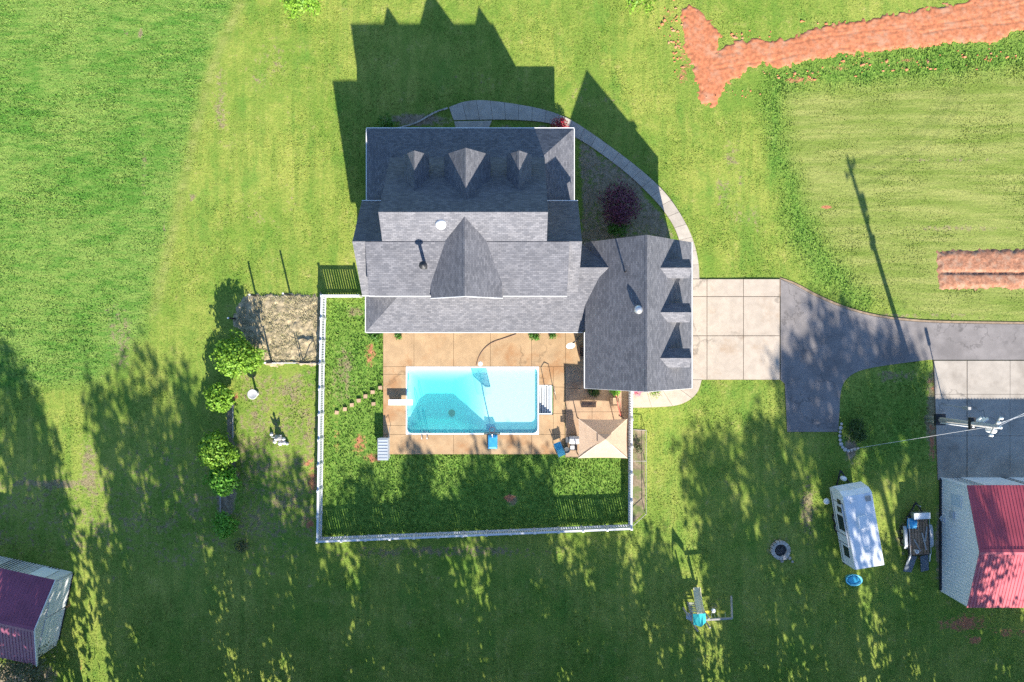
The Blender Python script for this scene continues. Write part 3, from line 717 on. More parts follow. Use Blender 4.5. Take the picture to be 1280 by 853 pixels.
# walls
part('wall', MB().profile([(3.4,0),(9.4,0),(9.4,3.9),(YR,ZR-0.25),(3.4,3.7)], XL+0.3, XR-0.3), SIDING, house)
part('wall', MB().profile([(6.3,0),(12.4,0),(12.4,3.8),(YT,ZT-0.25),(6.3,ZR-0.3)], TL+0.25, TR-0.25), SIDING, house)
part('wall', MB().profile([(3.3,3.4),(6.4,3.4),(6.4,6.4),(3.3,5.55)], -9.35, 3.5), SIDING, house)
part('wall', MB().profile([(GX-GHW+0.35,3.8),(GX+GHW-0.35,3.8),(GX+GHW-0.35,ge+0.1),(GX,GZ-0.25),(GX-GHW+0.35,ge+0.1)], 3.1, 6.8, 'y'), SIDING, house)
part('wall', MB().profile([(WX+0.35,0),(EX-0.35,0),(EX-0.35,EZ+0.05),(RX,RZ-0.25),(WX+0.35,EZ+0.05)], GS+0.3, GN-0.3, 'y'), SIDING, house)
part('wall', MB().box(4.1, 5.5, 3.6, 6.3, 0, 3.3), SIDING, house)
# dormers: front three and garage three
def dormer(cx, half, zr, ze, yf, yb, w_in):
    rf = part('dormer_roof', MB().slab([(cx,yf,zr),(cx,yb,zr),(cx-half,yb+(yf-yb)*0.35,ze),(cx-half,yf,ze)],0.1).slab([(cx,yf,zr),(cx,yb,zr),(cx+half,yb+(yf-yb)*0.35,ze),(cx+half,yf,ze)],0.1), SHINGLE, house)
    h2 = half-0.14
    wl_ = part('dormer_wall', MB().profile([(cx-h2,3.6),(cx+h2,3.6),(cx+h2,ze),(cx,zr-0.15),(cx-h2,ze)], yb+0.4, yf-0.2, 'y'), SIDING, house)
    wn = part('window', MB().box(cx-w_in,cx+w_in,yf-0.2,yf-0.17,ze-1.05,ze-0.1), WHITE, house)
    part('pane', MB().box(cx-w_in+0.06,cx+w_in-0.06,yf-0.17,yf-0.165,ze-0.99,ze-0.16), GLASS, wn)
dormer(-6.37,0.83,6.45,5.5,12.43,9.6,0.38); dormer(0.47,0.83,6.45,5.5,12.43,9.6,0.38); dormer(-2.97,1.54,7.12,5.5,12.42,8.9,0.8)
for yc in (4.83,1.89,-1.13):
    zr, ze, hf, xf = 5.98, 5.42, 0.64, 11.85
    part('dormer_roof', MB().slab([(9.6,yc,zr),(xf,yc,zr),(xf,yc+hf,ze),(10.1,yc+hf,ze)],0.08).slab([(9.6,yc,zr),(xf,yc,zr),(xf,yc-hf,ze),(10.1,yc-hf,ze)],0.08), SHINGLE, house)
    part('dormer_wall', MB().profile([(yc-hf+0.1,4.0),(yc+hf-0.1,4.0),(yc+hf-0.1,ze),(yc,zr-0.12),(yc-hf+0.1,ze)], 10.0, xf-0.12), SIDING, house)
    wn = part('window', MB().box(xf-0.12,xf-0.09,yc-0.36,yc+0.36,4.35,5.3), WHITE, house)
    part('pane', MB().box(xf-0.09,xf-0.085,yc-0.31,yc+0.31,4.4,5.25), GLASS, wn)
    gd = part('garage_door', MB().box(EX-0.35,EX-0.31,yc-1.25,yc+1.25,0.05,2.4), WHITE, house)
# gutters, fascia and rakes: each run a white part
def trim(a, b, wd=0.055, ht=0.10, name='gutter'):
    part(name, MB().beam(a, b, wd, ht), WHITE, house)
trim((EXL-0.05,EY+0.05,2.74),(EXR+0.05,EY+0.05,2.74)); trim((EXR+0.05,EY,2.74),(EXR+0.05,9.5,2.74)); trim((EXL-0.05,EY,2.74),(EXL-0.05,9.5,2.74))
trim((XL,9.70,wz(9.65)-0.06),(TL,9.70,wz(9.65)-0.06)); trim((TR,9.70,wz(9.65)-0.06),(XR,9.70,wz(9.65)-0.06))
trim((-9.5,2.97,5.55),(GX-GHW-0.05,2.97,5.55)); trim((GX+GHW+0.05,2.97,5.55),(3.66,2.97,5.55))
trim((-10.3,0.60,2.74),(5.0,0.60,2.74)); trim((-10.35,0.6,2.74),(-10.35,3.2,2.74)); trim((XL,3.13,wz(3.18)-0.06),(-9.5,3.13,wz(3.18)-0.06))
trim((WX-0.05,GS,EZ-0.07),(WX-0.05,0.6,EZ-0.07)); trim((EX+0.05,GS,EZ-0.07),(EX+0.05,GN,EZ-0.07))
for a, b in (((XL+0.05,YR,ZR-0.14),(XL+0.05,9.65,wz(9.65)-0.14)),((XL+0.05,YR,ZR-0.14),(XL+0.05,3.18,wz(3.18)-0.14)),((XR-0.05,YR,ZR-0.14),(XR-0.05,9.65,wz(9.65)-0.14)),((XR-0.05,YR,ZR-0.14),(XR-0.05,4.3,wz(4.3)-0.14)),
             ((TL+0.05,YT,ZT-0.14),(TL+0.05,12.6,3.74)),((TR-0.05,YT,ZT-0.14),(TR-0.05,12.6,3.74)),((RX,GN-0.05,RZ-0.14),(WX,GN-0.05,EZ-0.14)),((RX,GN-0.05,RZ-0.14),(EX,GN-0.05,EZ-0.14)),
             ((RX,GS+0.0,RZ-0.14),(WX,GS+0.0,EZ-0.14)),((RX,GS+0.0,RZ-0.14),(EX,GS+0.0,EZ-0.14)),((GX,GY0-0.01,GZ-0.09),(GX-GHW,GY0-0.01,ge-0.09)),((GX,GY0-0.01,GZ-0.09),(GX+GHW,GY0-0.01,ge-0.09))):
    trim(a, b, 0.05, 0.13, 'rake_board')
# ridge caps
def cap(a, b, side, drop):
    a, b, side = Vector(a), Vector(b), Vector(side)*0.15; dz = Vector((0,0,drop*0.15)); up = Vector((0,0,0.02))
    part('ridge_cap', MB().slab([a+up,b+up,b+side-dz+up,a+side-dz+up],0.03).slab([a+up,b+up,b-side-dz+up,a-side-dz+up],0.03), SHINGLE, house)
cap((TL,YT,ZT),(TR,YT,ZT),(0,1,0),0.9); cap((RX,GN,RZ),(RX,GS,RZ),(1,0,0),0.89); cap((GX,GY0,GZ),(GX,GY1,GZ),(1,0,0),0.82)
cap((XL,YR,ZR),(TL,YR,ZR),(0,1,0),0.87); cap((TR,YR,ZR),(XR,YR,ZR),(0,1,0),0.87); cap((-6.37,12.43,6.45),(-6.37,9.85,6.45),(1,0,0),1.1); cap((0.47,12.43,6.45),(0.47,9.85,6.45),(1,0,0),1.1); cap((-2.97,12.42,7.12),(-2.97,9.1,7.12),(1,0,0),1.05)
# porch posts and floors, windows and doors under the eaves
part('porch_floor', MB().box(EXL+0.3,EXR-0.3,9.2,EY-0.25,0,0.35), CONC, house)
for x in np.linspace(EXL+0.5, EXR-0.5, 7): part('porch_post', MB().box(x-0.09,x+0.09,EY-0.55,EY-0.37,0.35,2.7), WHITE, house)
for x in np.linspace(-9.9, 4.6, 6): part('porch_post', MB().box(x-0.07,x+0.07,0.85,0.99,0.05,2.7), WHITE, house)
for x in (-8.2,-5.4,0.2,2.6):
    wn = part('window', MB().box(x-0.5,x+0.5,3.36,3.4,0.9,2.3), WHITE, house); part('pane', MB().box(x-0.44,x+0.44,3.35,3.36,0.96,2.24), GLASS, wn)
for x in (-7.6,1.4):
    wn = part('window', MB().box(x-0.5,x+0.5,3.25,3.3,4.35,5.4), WHITE, house); part('pane', MB().box(x-0.44,x+0.44,3.24,3.25,4.4,5.35), GLASS, wn)
for x in (-6.5,0.3):
    wn = part('window', MB().box(x-0.6,x+0.6,12.4,12.44,0.9,2.5), WHITE, house); part('pane', MB().box(x-0.54,x+0.54,12.44,12.45,0.96,2.44), GLASS, wn)
dd = part('front_door', MB().box(-3.5,-2.5,12.4,12.45,0.35,2.5), RED, house); part('handle', MB().box(-2.65,-2.6,12.45,12.5,1.3,1.4), STEEL, dd)
dd = part('patio_door', MB().box(-3.4,-1.6,3.34,3.4,0.05,2.2), WHITE, house); part('pane', MB().box(-3.3,-1.7,3.33,3.34,0.15,2.1), GLASS, dd)
# things on the roof
v = P(551,280,7.55); part('sun_tunnel', MB().lathe((v.x,v.y,7.3),[(0.34,0),(0.34,0.28),(0.26,0.38),(0.1,0.43)],20), WHITE, house, smooth=True)
v = P(532.5,335,6.0); fl_ = part('flue_pipe', MB().tube([(v.x,v.y,5.8),(v.x,v.y,7.45)],0.11,12), BLACK, house)
part('rain_cap', MB().lathe((v.x,v.y,7.5),[(0.27,0),(0.25,0.05),(0.03,0.18)],14), BLACK, fl_); part('flashing', MB().lathe((v.x,v.y,5.95),[(0.27,0),(0.14,0.22)],12), DGREY, fl_)
v = P(798,387,6.5); vt = part('roof_ventilator', MB().lathe((v.x,v.y,5.9),[(0.16,0),(0.16,0.55),(0.30,0.58),(0.31,0.7),(0.24,0.85),(0.08,0.93)],18), STEEL, house, smooth=True)
v = P(781.5,340,5.9); part('vent_pipe', MB().tube([(v.x,v.y,5.4),(v.x,v.y,6.45)],0.05,8), BLACK, house)
sd_ = thing('satellite_dish', 'small white satellite dish on a black arm at the inner corner of the rear eave', 'satellite dish', (*G(722,424),2.6))
v = P(713,431,2.5); a_ = P(725,420,2.7)
part('arm', MB().tube([a_,(v.x+0.3,v.y+0.2,2.55),v],0.05,8), BLACK, sd_)
dm = MB(); q = Vector((0.1,-0.75,0.65)).to_track_quat('Z','Y').to_matrix()
for r, z in ((0.02,0),(0.15,0.02),(0.26,0.07),(0.32,0.12)):
    for k in range(14): dm.v.append(tuple(v+q@Vector((r*math.cos(k*math.pi/7), r*math.sin(k*math.pi/7), z))))
dm.f = [(i*14+k, i*14+(k+1)%14, (i+1)*14+(k+1)%14, (i+1)*14+k) for i in range(3) for k in range(14)]+[tuple(range(14))]
part('dish', dm, WHITE, sd_, smooth=True); part('receiver', MB().tube([v+q@Vector((0,-0.3,0.1)),v+q@Vector((0,-0.1,0.35))],0.025), BLACK, sd_)

# ------------------------------------------------------------------ white picket fence, one run at a time
def fence(pts_px, label, panel=1.83, hgt=1.15, skip_first=False, vis=True):
    pts = [Vector(G(*p)) for p in pts_px]; o = thing('picket_fence', label, 'fence', (pts[0].x, pts[0].y, 0), group='white fence round the pool yard')
    for a, b in zip(pts, pts[1:]):
        n = max(1, round((b-a).length/panel)); d = (b-a)/n; u = d.normalized(); rz = math.atan2(u.y, u.x)
        for k in range(n+1):
            if k == 0 and skip_first: continue
            p = a+d*k; ps = part('post', MB().obox((p.x,p.y,hgt/2+0.02),0.14,0.14,hgt+0.12,rz), VINYL, o)
            part('post_cap', MB().add([(p.x+sx*0.095,p.y+sy*0.095,hgt+0.08) for sx,sy in ((-1,-1),(1,-1),(1,1),(-1,1))]+[(p.x,p.y,hgt+0.16)],[(3,2,1,0),(0,1,4),(1,2,4),(2,3,4),(3,0,4)]), VINYL, ps)
        for k in range(n):
            p0 = a+d*k; p1 = p0+d; mid = (p0+p1)/2; L = d.length-0.14
            for z in (0.2, hgt-0.04): part('rail', MB().obox((mid.x,mid.y,z),L,0.14,0.09,rz), VINYL, o)
            mb = MB(); m_ = int(L/0.17)
            for i in range(m_):
                q_ = p0+u*(0.07+L*(i+0.5)/m_); mb.obox((q_.x,q_.y,hgt/2+0.02),0.125,0.04,hgt-0.08,rz)
            pk = part('picket_infill', mb, VINYL, o); pk['kind'] = 'stuff'
    return o
fence([(407.5,371),(405.5,454),(402,672)], 'white picket fence along the west side of the pool yard')
fence([(402,672),(786,656)], 'long white picket fence along the south side of the pool yard', skip_first=True)
fence([(786,656),(786.5,489)], 'white picket fence along the east side of the yard, behind the beige canopy', skip_first=True)
fence([(407.5,371),(452,371)], 'short white picket gate run between the fence corner and the house', skip_first=True)

# ------------------------------------------------------------------ foliage
def leaves(name, blobs, n, size, m, parent=None, clump=0, up=0.35, seed=0, aspect=0.6, ret=False, shell=0.35):
    """n small leaf faces spread through the ellipsoids blobs = [(cx,cy,cz,rx,ry,rz)]"""
    r = np.random.default_rng(seed); B = np.array(blobs, float); vol = B[:,3]*B[:,4]*B[:,5]; pick = r.choice(len(B), n, p=vol/vol.sum())
    d = r.normal(size=(n,3)); d /= np.linalg.norm(d,axis=1)[:,None]; rad = (shell+(1-shell)*r.random(n))**(1/2.2)
    if clump:
        C = r.normal(size=(clump,3)); C /= np.linalg.norm(C,axis=1)[:,None]; C *= (r.random(clump)**0.4)[:,None]
        d = C[r.integers(0,clump,n)]+r.normal(size=(n,3))*0.17; rad = np.ones(n)
    c = B[pick,:3]+d*rad[:,None]*B[pick,3:]
    nrm = d/np.linalg.norm(d,axis=1)[:,None]+r.normal(size=(n,3))*0.6; nrm[:,2] += up; nrm /= np.linalg.norm(nrm,axis=1)[:,None]
    t = np.cross(nrm, r.normal(size=(n,3))); t /= np.linalg.norm(t,axis=1)[:,None]; b = np.cross(nrm,t)
    s = size*r.uniform(0.6,1.35,n)[:,None]/2
    V = np.stack([c-t*s, c-b*s*aspect+nrm*s*0.15, c+t*s, c+b*s*aspect+nrm*s*0.15],1).reshape(-1,3)
    me = np_mesh(name, V-(np.array(ORG[parent.name]) if parent and not ret else 0), np.arange(n*4).reshape(n,4))
    if ret: return me
    o = link(name, me, m, parent); return o
def shrub(name, px, py, r, hgt, m, label, n=900, size=0.16, group=None, cat='shrub', clump=0, seed=None, blobs=None, stems=4):
    """px,py: where the middle of the crown shows; the plant stands below it"""
    v = P(px, py, hgt*0.6); t = thing(name, label, cat, (v.x,v.y,0), group=group); sd = seed if seed is not None else int(px*7+py)
    rr = random.Random(sd)
    bl = blobs or [(0,0,hgt*0.55,r*0.8,r*0.8,hgt*0.42)]+[(r*0.5*math.cos(a),r*0.5*math.sin(a),hgt*rr.uniform(0.4,0.72),r*0.5,r*0.5,hgt*0.27) for a in [rr.uniform(0,6.28) for _ in range(6)]]+[(r*rr.uniform(.75,1.05)*math.cos(a),r*rr.uniform(.75,1.05)*math.sin(a),hgt*rr.uniform(.35,.7),r*.2,r*.2,hgt*.12) for a in [rr.uniform(0,6.28) for _ in range(9)]]
    st = MB()
    for k in range(stems):
        b = rr.choice(bl); st.tube([(rr.uniform(-.08,.08)*r,rr.uniform(-.08,.08)*r,-0.05),(b[0]*0.4,b[1]*0.4,b[2]*0.5),(b[0],b[1],b[2])],[0.03+0.02*r,0.02+0.01*r,0.008],5)
    part('stem', st, BARK, t, local=True)
    lo = leaves('foliage', bl, n, size, m, None, clump, seed=sd, ret=False); lo.parent = t; ORG[lo.name] = ORG[t.name]
    return t
shrub('fruit_tree',296,446,1.75,2.9,L_YEL,'bright yellow-green fruit tree beside the straw garden plot, largest of the row',3200,0.23,'young trees in the west row','tree')
shrub('fruit_tree',272,497,1.15,2.3,L_YEL,'small yellow-green fruit tree, second of the row below the straw plot',2000,0.22,'young trees in the west row','tree')
shrub('fruit_tree',270,566,1.5,2.7,L_YEL,'wide yellow-green fruit tree in the middle of the west row',3000,0.24,'young trees in the west row','tree')
shrub('fruit_tree',277,601,1.2,2.1,L_LIME,'mid-green fruit tree touching the wide yellow-green one below it',2200,0.22,'young trees in the west row','tree')
shrub('fruit_tree',280,656,1.0,1.6,L_LIME,'low lime-green fruit tree at the south end of the west row',1200,0.2,'young trees in the west row','tree')
shrub('bare_bush',302,683,0.6,0.5,L_OLV,'small grey twiggy bush below the row of fruit trees',350,0.12)
shrub('barberry',776,255,1.65,2.2,L_PUR,'dark purple shrub in the bed inside the curved walk',3200,0.15)
shrub('boxwood',772,286,0.8,1.1,L_GRN,'round dark green shrub between the purple shrub and the garage',1100,0.12)
shrub('azalea',699,157,0.75,0.9,L_RED,'red flowering shrub at the north-east corner of the front porch',900,0.12)
shrub('hosta',481,157,0.85,0.7,L_GRN,'bright green shrub at the north-west end of the front porch',700,0.16)
shrub('laurel',1071,539,0.95,1.3,L_DRK,'dark green shrub in the grass island beside the driveway',1300,0.14)
shrub('wild_bush',26,842,2.7,2.9,L_OLV,'large grey-green tangled bush in front of the burgundy roofed shed',3600,0.16, clump=60)
shrub('hosta',468,421,0.5,0.4,L_GRN,'leafy green plant below the west corner of the rear eave',300,0.13)
shrub('hosta',498,420,0.35,0.35,L_GRN,'small leafy plant under the rear eave above the pool deck joint',200,0.11)
shrub('hosta',668,420,0.45,0.4,L_GRN,'larger leafy plant at the east end of the rear eave',300,0.13)
shrub('hosta',692,420,0.3,0.4,L_GRN,'small leafy plant under the rear eave beside the satellite dish',200,0.12)
shrub('potted_plant',769,489,0.42,0.8,L_LIME,'leafy green plant on the patio against the garage end',350,0.14,cat='plant')
shrub('hosta',742,489,0.55,0.4,L_DRK,'dark low plants along the south wall of the garage',400,0.13)
shrub('flower_clump',797,488,0.5,0.4,L_PINK,'pink flowering clump at the garage corner beside the white fence',320,0.11,cat='flowers')
shrub('flower_clump',820,488,0.7,0.35,L_YEL,'yellow-green clump with red buds along the garage south wall',380,0.11,cat='flowers')
shrub('lavender',799,562,0.4,0.5,L_OLV,'pale green herb in the narrow wired bed east of the fence',250,0.1,cat='plant')
# two bright crowns at the upper edge of the photograph
def tree(name, px, py, hgt, r, label, m, n=2600, size=0.34, group=None, seed=0, mesh=None, cb=0.3, blobs=None):
    x, y = G(px, py); t = thing(name, label, 'tree', (x,y,-0.05), random.Random(seed).uniform(0,6.28) if mesh else 0, group)
    rr = random.Random(seed); tr = MB(); tr.tube([(0,0,0),(0.1,0.05,hgt*0.35),(0.05,0.15,hgt*0.65),(0,0,hgt*0.9)],[0.02*hgt,0.015*hgt,0.009*hgt,0.003*hgt],8)
    for k in range(9):
        a = rr.uniform(0,6.28); z = hgt*rr.uniform(cb,0.75); l = r*rr.uniform(0.5,0.9); tr.tube([(0.05,0.1,z),(math.cos(a)*l*0.6,math.sin(a)*l*0.6,z+l*0.35),(math.cos(a)*l,math.sin(a)*l,z+l*0.7)],[0.006*hgt,0.004*hgt,0.001*hgt],5)
    part('trunk', tr, BARK, t, local=True, smooth=True)
    if mesh is None:
        hc = hgt*(1-cb)
        mesh = leaves('crown', blobs or [(0,0,hgt*cb+hc*0.5,r,r,hc*0.52)], n, size, m, None, int((26 if hgt < 5 else 17)*hgt/6), seed=seed, ret=True); mesh.materials.append(m)
    c = link('crown', mesh, None, t); return t
tree('young_tree',387,10,3.4,1.7,'pale yellow-green treetop at the upper edge, north-west of the house',L_YEL,1600,0.22,seed=3,cb=0.25)
tree('young_tree',787,7,3.4,1.7,'pale yellow-green treetop at the upper edge, north-east of the house',L_YEL,1600,0.22,seed=4,cb=0.25)

# ------------------------------------------------------------------ the wood south of the lawn, whose shade lies over the lower half
WOODS = [  # shadow tip in the photograph, height, crown radius
 (-8,400,15.5,2.1,'shading the far left of the lawn'),(108,445,14.5,1.2,'slim, standing beyond the burgundy roofed shed'),(165,413,16.0,2.7,'whose round shadow reaches highest on the west lawn'),(232,470,14.5,2.2,'shading the row of fruit trees'),
 (300,525,13.5,2.2,'shading the lawn below the fruit trees'),(362,560,12.3,2.1,'shading the south-west fence corner'),(440,558,12.5,2.3,'shading the west end of the pool yard'),(510,540,13.0,2.2,'shading the south lawn below the pool ladder'),
 (585,530,13.5,2.4,'whose shadow tip touches the pool deck'),(648,535,13.3,2.4,'shading the yard below the basketball hoop'),(725,610,11.5,2.4,'shading the fence below the beige canopy'),(800,640,10.5,2.0,'shading the lawn above the swing set'),
 (870,500,15.0,1.9,'shading the lawn between garage and swing set'),(930,478,15.8,2.2,'shading the lawn beside the garage apron'),(982,395,18.0,1.9,'whose shadow reaches the garage apron'),(1040,352,19.3,2.8,'tallest, shading the asphalt drive'),(1100,385,18.2,2.3,'shading the drive near the concrete pad'),
 (1122,570,12.5,1.6,'shading the camper'),(1150,600,12.0,2.3,'shading the flatbed trailer'),(1230,640,11.5,2.4,'shading the red barn roof'),(118,640,10.2,1.3,'slim, just east of the shed doors'),(1092,655,10.0,1.5,'low, between camper and trailer'),(150,575,11.5,1.6,'slender, east of the shed lawn'),(0,630,10.5,2.0,'low, next to the burgundy roofed shed'),(480,690,9.5,2.4,'low, below the middle of the lawn'),(620,680,9.8,2.4,'low, below the long picket fence'),(900,650,10.0,2.2,'low, below the swing set'),(1010,620,11.0,2.0,'low, below the fire pit'),(380,700,9.0,2.4,'low, west of the lawn middle'),(200,640,10.5,2.4,'low, east of the burgundy roofed shed'),(560,740,8.5,2.2,'low, close to the lawn edge'),(740,720,9.0,2.2,'low, west of the swing set'),(1180,740,8.5,2.2,'low, south of the barn')]
for i, (tx, ty, hg, r, lb) in enumerate(WOODS):
    d = hg/math.tan(SUN_EL)*16.73; bx, by = tx-SH.x*d, ty+SH.y*d
    a = random.Random(i).uniform(0,6.28); ca_, sa_ = math.cos(a), math.sin(a)
    bl = [(0,0,.44*hg,r*1.3,r*1.3,.32*hg),(.25*r*ca_,.25*r*sa_,.70*hg,r*1.1,r*1.1,.22*hg),(-.3*r*ca_,-.3*r*sa_,.83*hg,.8*r,.8*r,.12*hg)]
    if hg > 17: bl = [(0,0,.76*hg,r*1.3,r*1.3,.12*hg),(.25*r*ca_,.25*r*sa_,.83*hg,r*1.15,r*1.15,.11*hg),(-.3*r*ca_,-.3*r*sa_,.89*hg,.85*r,.85*r,.08*hg)]
    tree('woodland_tree', bx, by, hg, r, 'woodland tree to the south, '+lb, L_WOOD, int((92 if hg < 17 else 38)*r*hg), 0.52, 'wood along the south side', seed=i+60, cb=0.22, blobs=bl)

# ------------------------------------------------------------------ ribbed metal buildings
def ribbed(L, width=0.92, ribs=4, rh=0.03, th=0.02):
    """a sheet lying in x (width) and y (length), ribs up"""
    mb = MB(); pr = []; p = width/ribs
    for k in range(ribs):
        a = k*p; pr += [(a,0),(a+p*0.62,0),(a+p*0.70,rh),(a+p*0.88,rh),(a+p*0.96,0)]
    pr.append((width,0)); n = len(pr)
    mb.v = [(x,0,z) for x,z in pr]+[(x,L,z) for x,z in pr]; mb.f = [(i,i+1,n+i+1,n+i) for i in range(n-1)]
    mb.v += [(0,0,-th),(width,0,-th),(width,L,-th),(0,L,-th)]; mb.f += [(2*n+3,2*n+2,2*n+1,2*n)]
    return mb.mesh('ribbed_sheet')
def sheets(name, me, mt, parent, org, du, dv, count, width=0.92):
    """row of sheets: du = direction of the row, dv = direction of the ribs"""
    du, dv = Vector(du).normalized(), Vector(dv).normalized(); dn = du.cross(dv)
    me.materials.clear(); me.materials.append(mt)
    for k in range(count):
        o = link(name, me, None, parent); m_ = Matrix((du,dv,dn)).transposed().to_4x4(); m_.translation = Vector(org)+du*width*k; o.matrix_local = m_
def metal_building(name, label, loc, rz, L, W, he, hr, roofm, ov, flip, WMETAL=WMETAL):
    """local x along the ridge from the gable facing the camera; L long, W wide"""
    t = thing(name, label, 'barn' if 'barn' in name else 'shed', loc, rz)
    n = math.ceil((L+ov*2)/0.92); sl_ = (hr-he)/(W/2); run = W/2+ov; ln = math.hypot(run, run*sl_)
    sg = 1 if not flip else -1
    x0 = -ov if not flip else ov-0.0
    me = ribbed(ln)
    for s in (-1, 1):
        zb = he-ov*sl_+0.03
        if s == -1: sheets('roof_panel', me, roofm, t, (-ov if not flip else -n*0.92+ov, -run, zb), (1,0,0), (0,run,run*sl_), n)
        else: sheets('roof_panel', me, roofm, t, ((n*0.92-ov) if not flip else ov, run, zb), (-1,0,0), (0,-run,run*sl_), n)
    xa, xb = (-ov, n*0.92-ov) if not flip else (-n*0.92+ov, ov)
    part('ridge_cap', MB().slab([(xa,0,hr+0.075),(xb,0,hr+0.075),(xb,0.2,hr+0.07-0.2*sl_),(xa,0.2,hr+0.07-0.2*sl_)],0.01).slab([(xa,0,hr+0.075),(xb,0,hr+0.075),(xb,-0.2,hr+0.07-0.2*sl_),(xa,-0.2,hr+0.07-0.2*sl_)],0.01), roofm, t, local=True)
    xw0, xw1 = (0, L) if not flip else (-L, 0)
    part('wall_core', MB().profile([(-W/2,0),(W/2,0),(W/2,he-0.03),(0,hr-0.03),(-W/2,he-0.03)], xw0+0.03, xw1-0.03), WMETAL, t, local=True)
    mv = ribbed(he-0.06, 0.92, 4, 0.025)
    nl = int(L/0.92)
    for k in (-1,1):
        if k == 1: sheets('siding_panel', mv, WMETAL, t, (xw0+nl*0.92, W/2, 0), (-1,0,0), (0,0,1), nl)
        else: sheets('siding_panel', mv, WMETAL, t, (xw0, -W/2, 0), (1,0,0), (0,0,1), nl)
    ng = int(W/0.92); wd = W/ng        # gable end panels, each cut to the slope
    for k in range(ng):
        a = -W/2+k*wd; b = a+wd; za = hr-abs(a)*sl_-0.05; zb_ = hr-abs(b)*sl_-0.05; pr = []
        mb = MB(); xx = -0.0 if not flip else 0.0; sx = -1 if not flip else 1
        ptsy = []; 
        for i in range(4):
            p0 = a+(b-a)*i/4; q4 = wd/4; ptsy += [(p0,0),(p0+q4*.6,0),(p0+q4*.7,.025),(p0+q4*.88,.025),(p0+q4*.97,0)]
        ptsy.append((b,0)); nn = len(ptsy)
        mb.v = [(xx+sx*d_,y_,0) for y_,d_ in ptsy]+[(xx+sx*d_,y_,hr-abs(y_)*sl_-0.05) for y_,d_ in ptsy]
        mb.f = [(i,i+1,nn+i+1,nn+i) if flip else (i+1,i,nn+i,nn+i+1) for i in range(nn-1)]
        part('gable_panel', mb, WMETAL, t, local=True)
    return t, sl_
# red roofed barn
bx, byn = G(1175,598); _, bys = G(1180,738)
barn, bsl = metal_building('metal_barn','white metal barn with ribbed red roof beside the concrete pad',(bx+0.1,(byn+bys)/2,0),0,14.0,byn-bys,3.05,4.3,BARNRED,0.12,False)
wb = byn-bys
wn = part('window', MB().box(-0.06,-0.03,wb/2-1.75,wb/2-0.75,1.15,2.35), WHITE, barn, local=True); part('pane', MB().box(-0.065,-0.06,wb/2-1.68,wb/2-0.82,1.22,2.28), mat('pale_pane',(0.55,0.62,0.68),0.15,0.05), wn, local=True)
for k in range(3):
    dd = part('roll_up_door', MB().box(1.4+3.6*k,4.4+3.6*k,wb/2+0.03,wb/2+0.07,0.05,2.7), WHITE, barn, local=True); part('door_track', MB().box(4.42+3.6*k,4.5+3.6*k,wb/2+0.03,wb/2+0.09,0.05,2.8), BLACK, dd, local=True)
part('corner_trim', MB().box(-0.07,0.06,wb/2-0.06,wb/2+0.07,0,3.0), WHITE, barn, local=True); part('corner_trim', MB().box(-0.07,0.06,-wb/2-0.07,-wb/2+0.06,0,3.0), WHITE, barn, local=True)
part('utility_box', MB().box(-0.2,-0.03,wb/2-2.6,wb/2-2.1,1.2,1.6), GREY, barn, local=True)
part('base_channel', MB().box(-0.16,-0.04,-wb/2,wb/2,0,0.1), BLACK, barn, local=True)
# burgundy roofed shed, turned by 12 degrees, gable facing east
sa = Vector(G(90.5,715)); sb = Vector(G(70.5,807)); sm = (sa+sb)/2; sw = (sa-sb).length; srz = math.atan2((sa-sb).y,(sa-sb).x)-math.pi/2
shed, ssl = metal_building('metal_shed','white metal shed with burgundy ribbed roof and two white doors',(sm.x,sm.y,0),srz,9.2,sw,2.5,3.65,PLUM,0.3,True,mat('tan_metal_siding',(0.68,0.66,0.63),0.5,0.08,6))
for y0_ in (-sw/2+0.45, 0.25):
    dr_ = part('roll_up_door', MB().box(0.03,0.07,y0_,y0_+2.45,0.05,2.15), WHITE, shed, local=True)
    for z in (0.6,1.1,1.6): part('door_seam', MB().box(0.07,0.078,y0_+0.02,y0_+2.43,z,z+0.02), GREY, dr_, local=True)
    part('threshold', MB().box(0.03,0.14,y0_,y0_+2.45,0,0.05), BLACK, dr_, local=True)
part('roof_trim', MB().beam((0.32,0,3.62),(0.32,sw/2+0.3,2.42),0.04,0.16).beam((0.32,0,3.62),(0.32,-sw/2-0.3,2.42),0.04,0.16), WHITE, shed, local=True)
part('white_panel', MB().box(-2.0,-0.8,sw/2+0.03,sw/2+0.06,0.3,2.3), WHITE, shed, local=True)

# ------------------------------------------------------------------ camper
def wheel(parent, c, axis, r=0.34, wd=0.2, rim=True):
    a = Vector(axis).normalized(); c = Vector(c); mb = MB(); u = a.orthogonal().normalized(); w2 = a.cross(u); n = 18
    for rr_, d in ((r*0.55,-wd/2),(r*0.92,-wd/2),(r,-wd*0.3),(r,wd*0.3),(r*0.92,wd/2),(r*0.55,wd/2)):
        for k in range(n): mb.v.append(tuple(c+a*d+(u*math.cos(k*2*math.pi/n)+w2*math.sin(k*2*math.pi/n))*rr_))
    mb.f = [(i*n+k,i*n+(k+1)%n,(i+1)*n+(k+1)%n,(i+1)*n+k) for i in range(5) for k in range(n)]
    wh = part('wheel', mb, RUBBER, parent, local=True, smooth=True)
    part('rim', MB().tube([c-a*wd*0.35,c+a*wd*0.35],r*0.56,14), STEEL, wh, local=True)
rc = (P(1052.5,613.7,2.5)+P(1106,708.7,2.5))/2
rv = thing('camper','white box camper parked on the grass west of the red-roofed barn','camper',(rc.x,rc.y,0),math.radians(9.8))
hw, hl = 1.05, 2.82
body = MB(); pr = [(-hw,-hl),(hw,-hl),(hw,hl),(-hw,hl)]
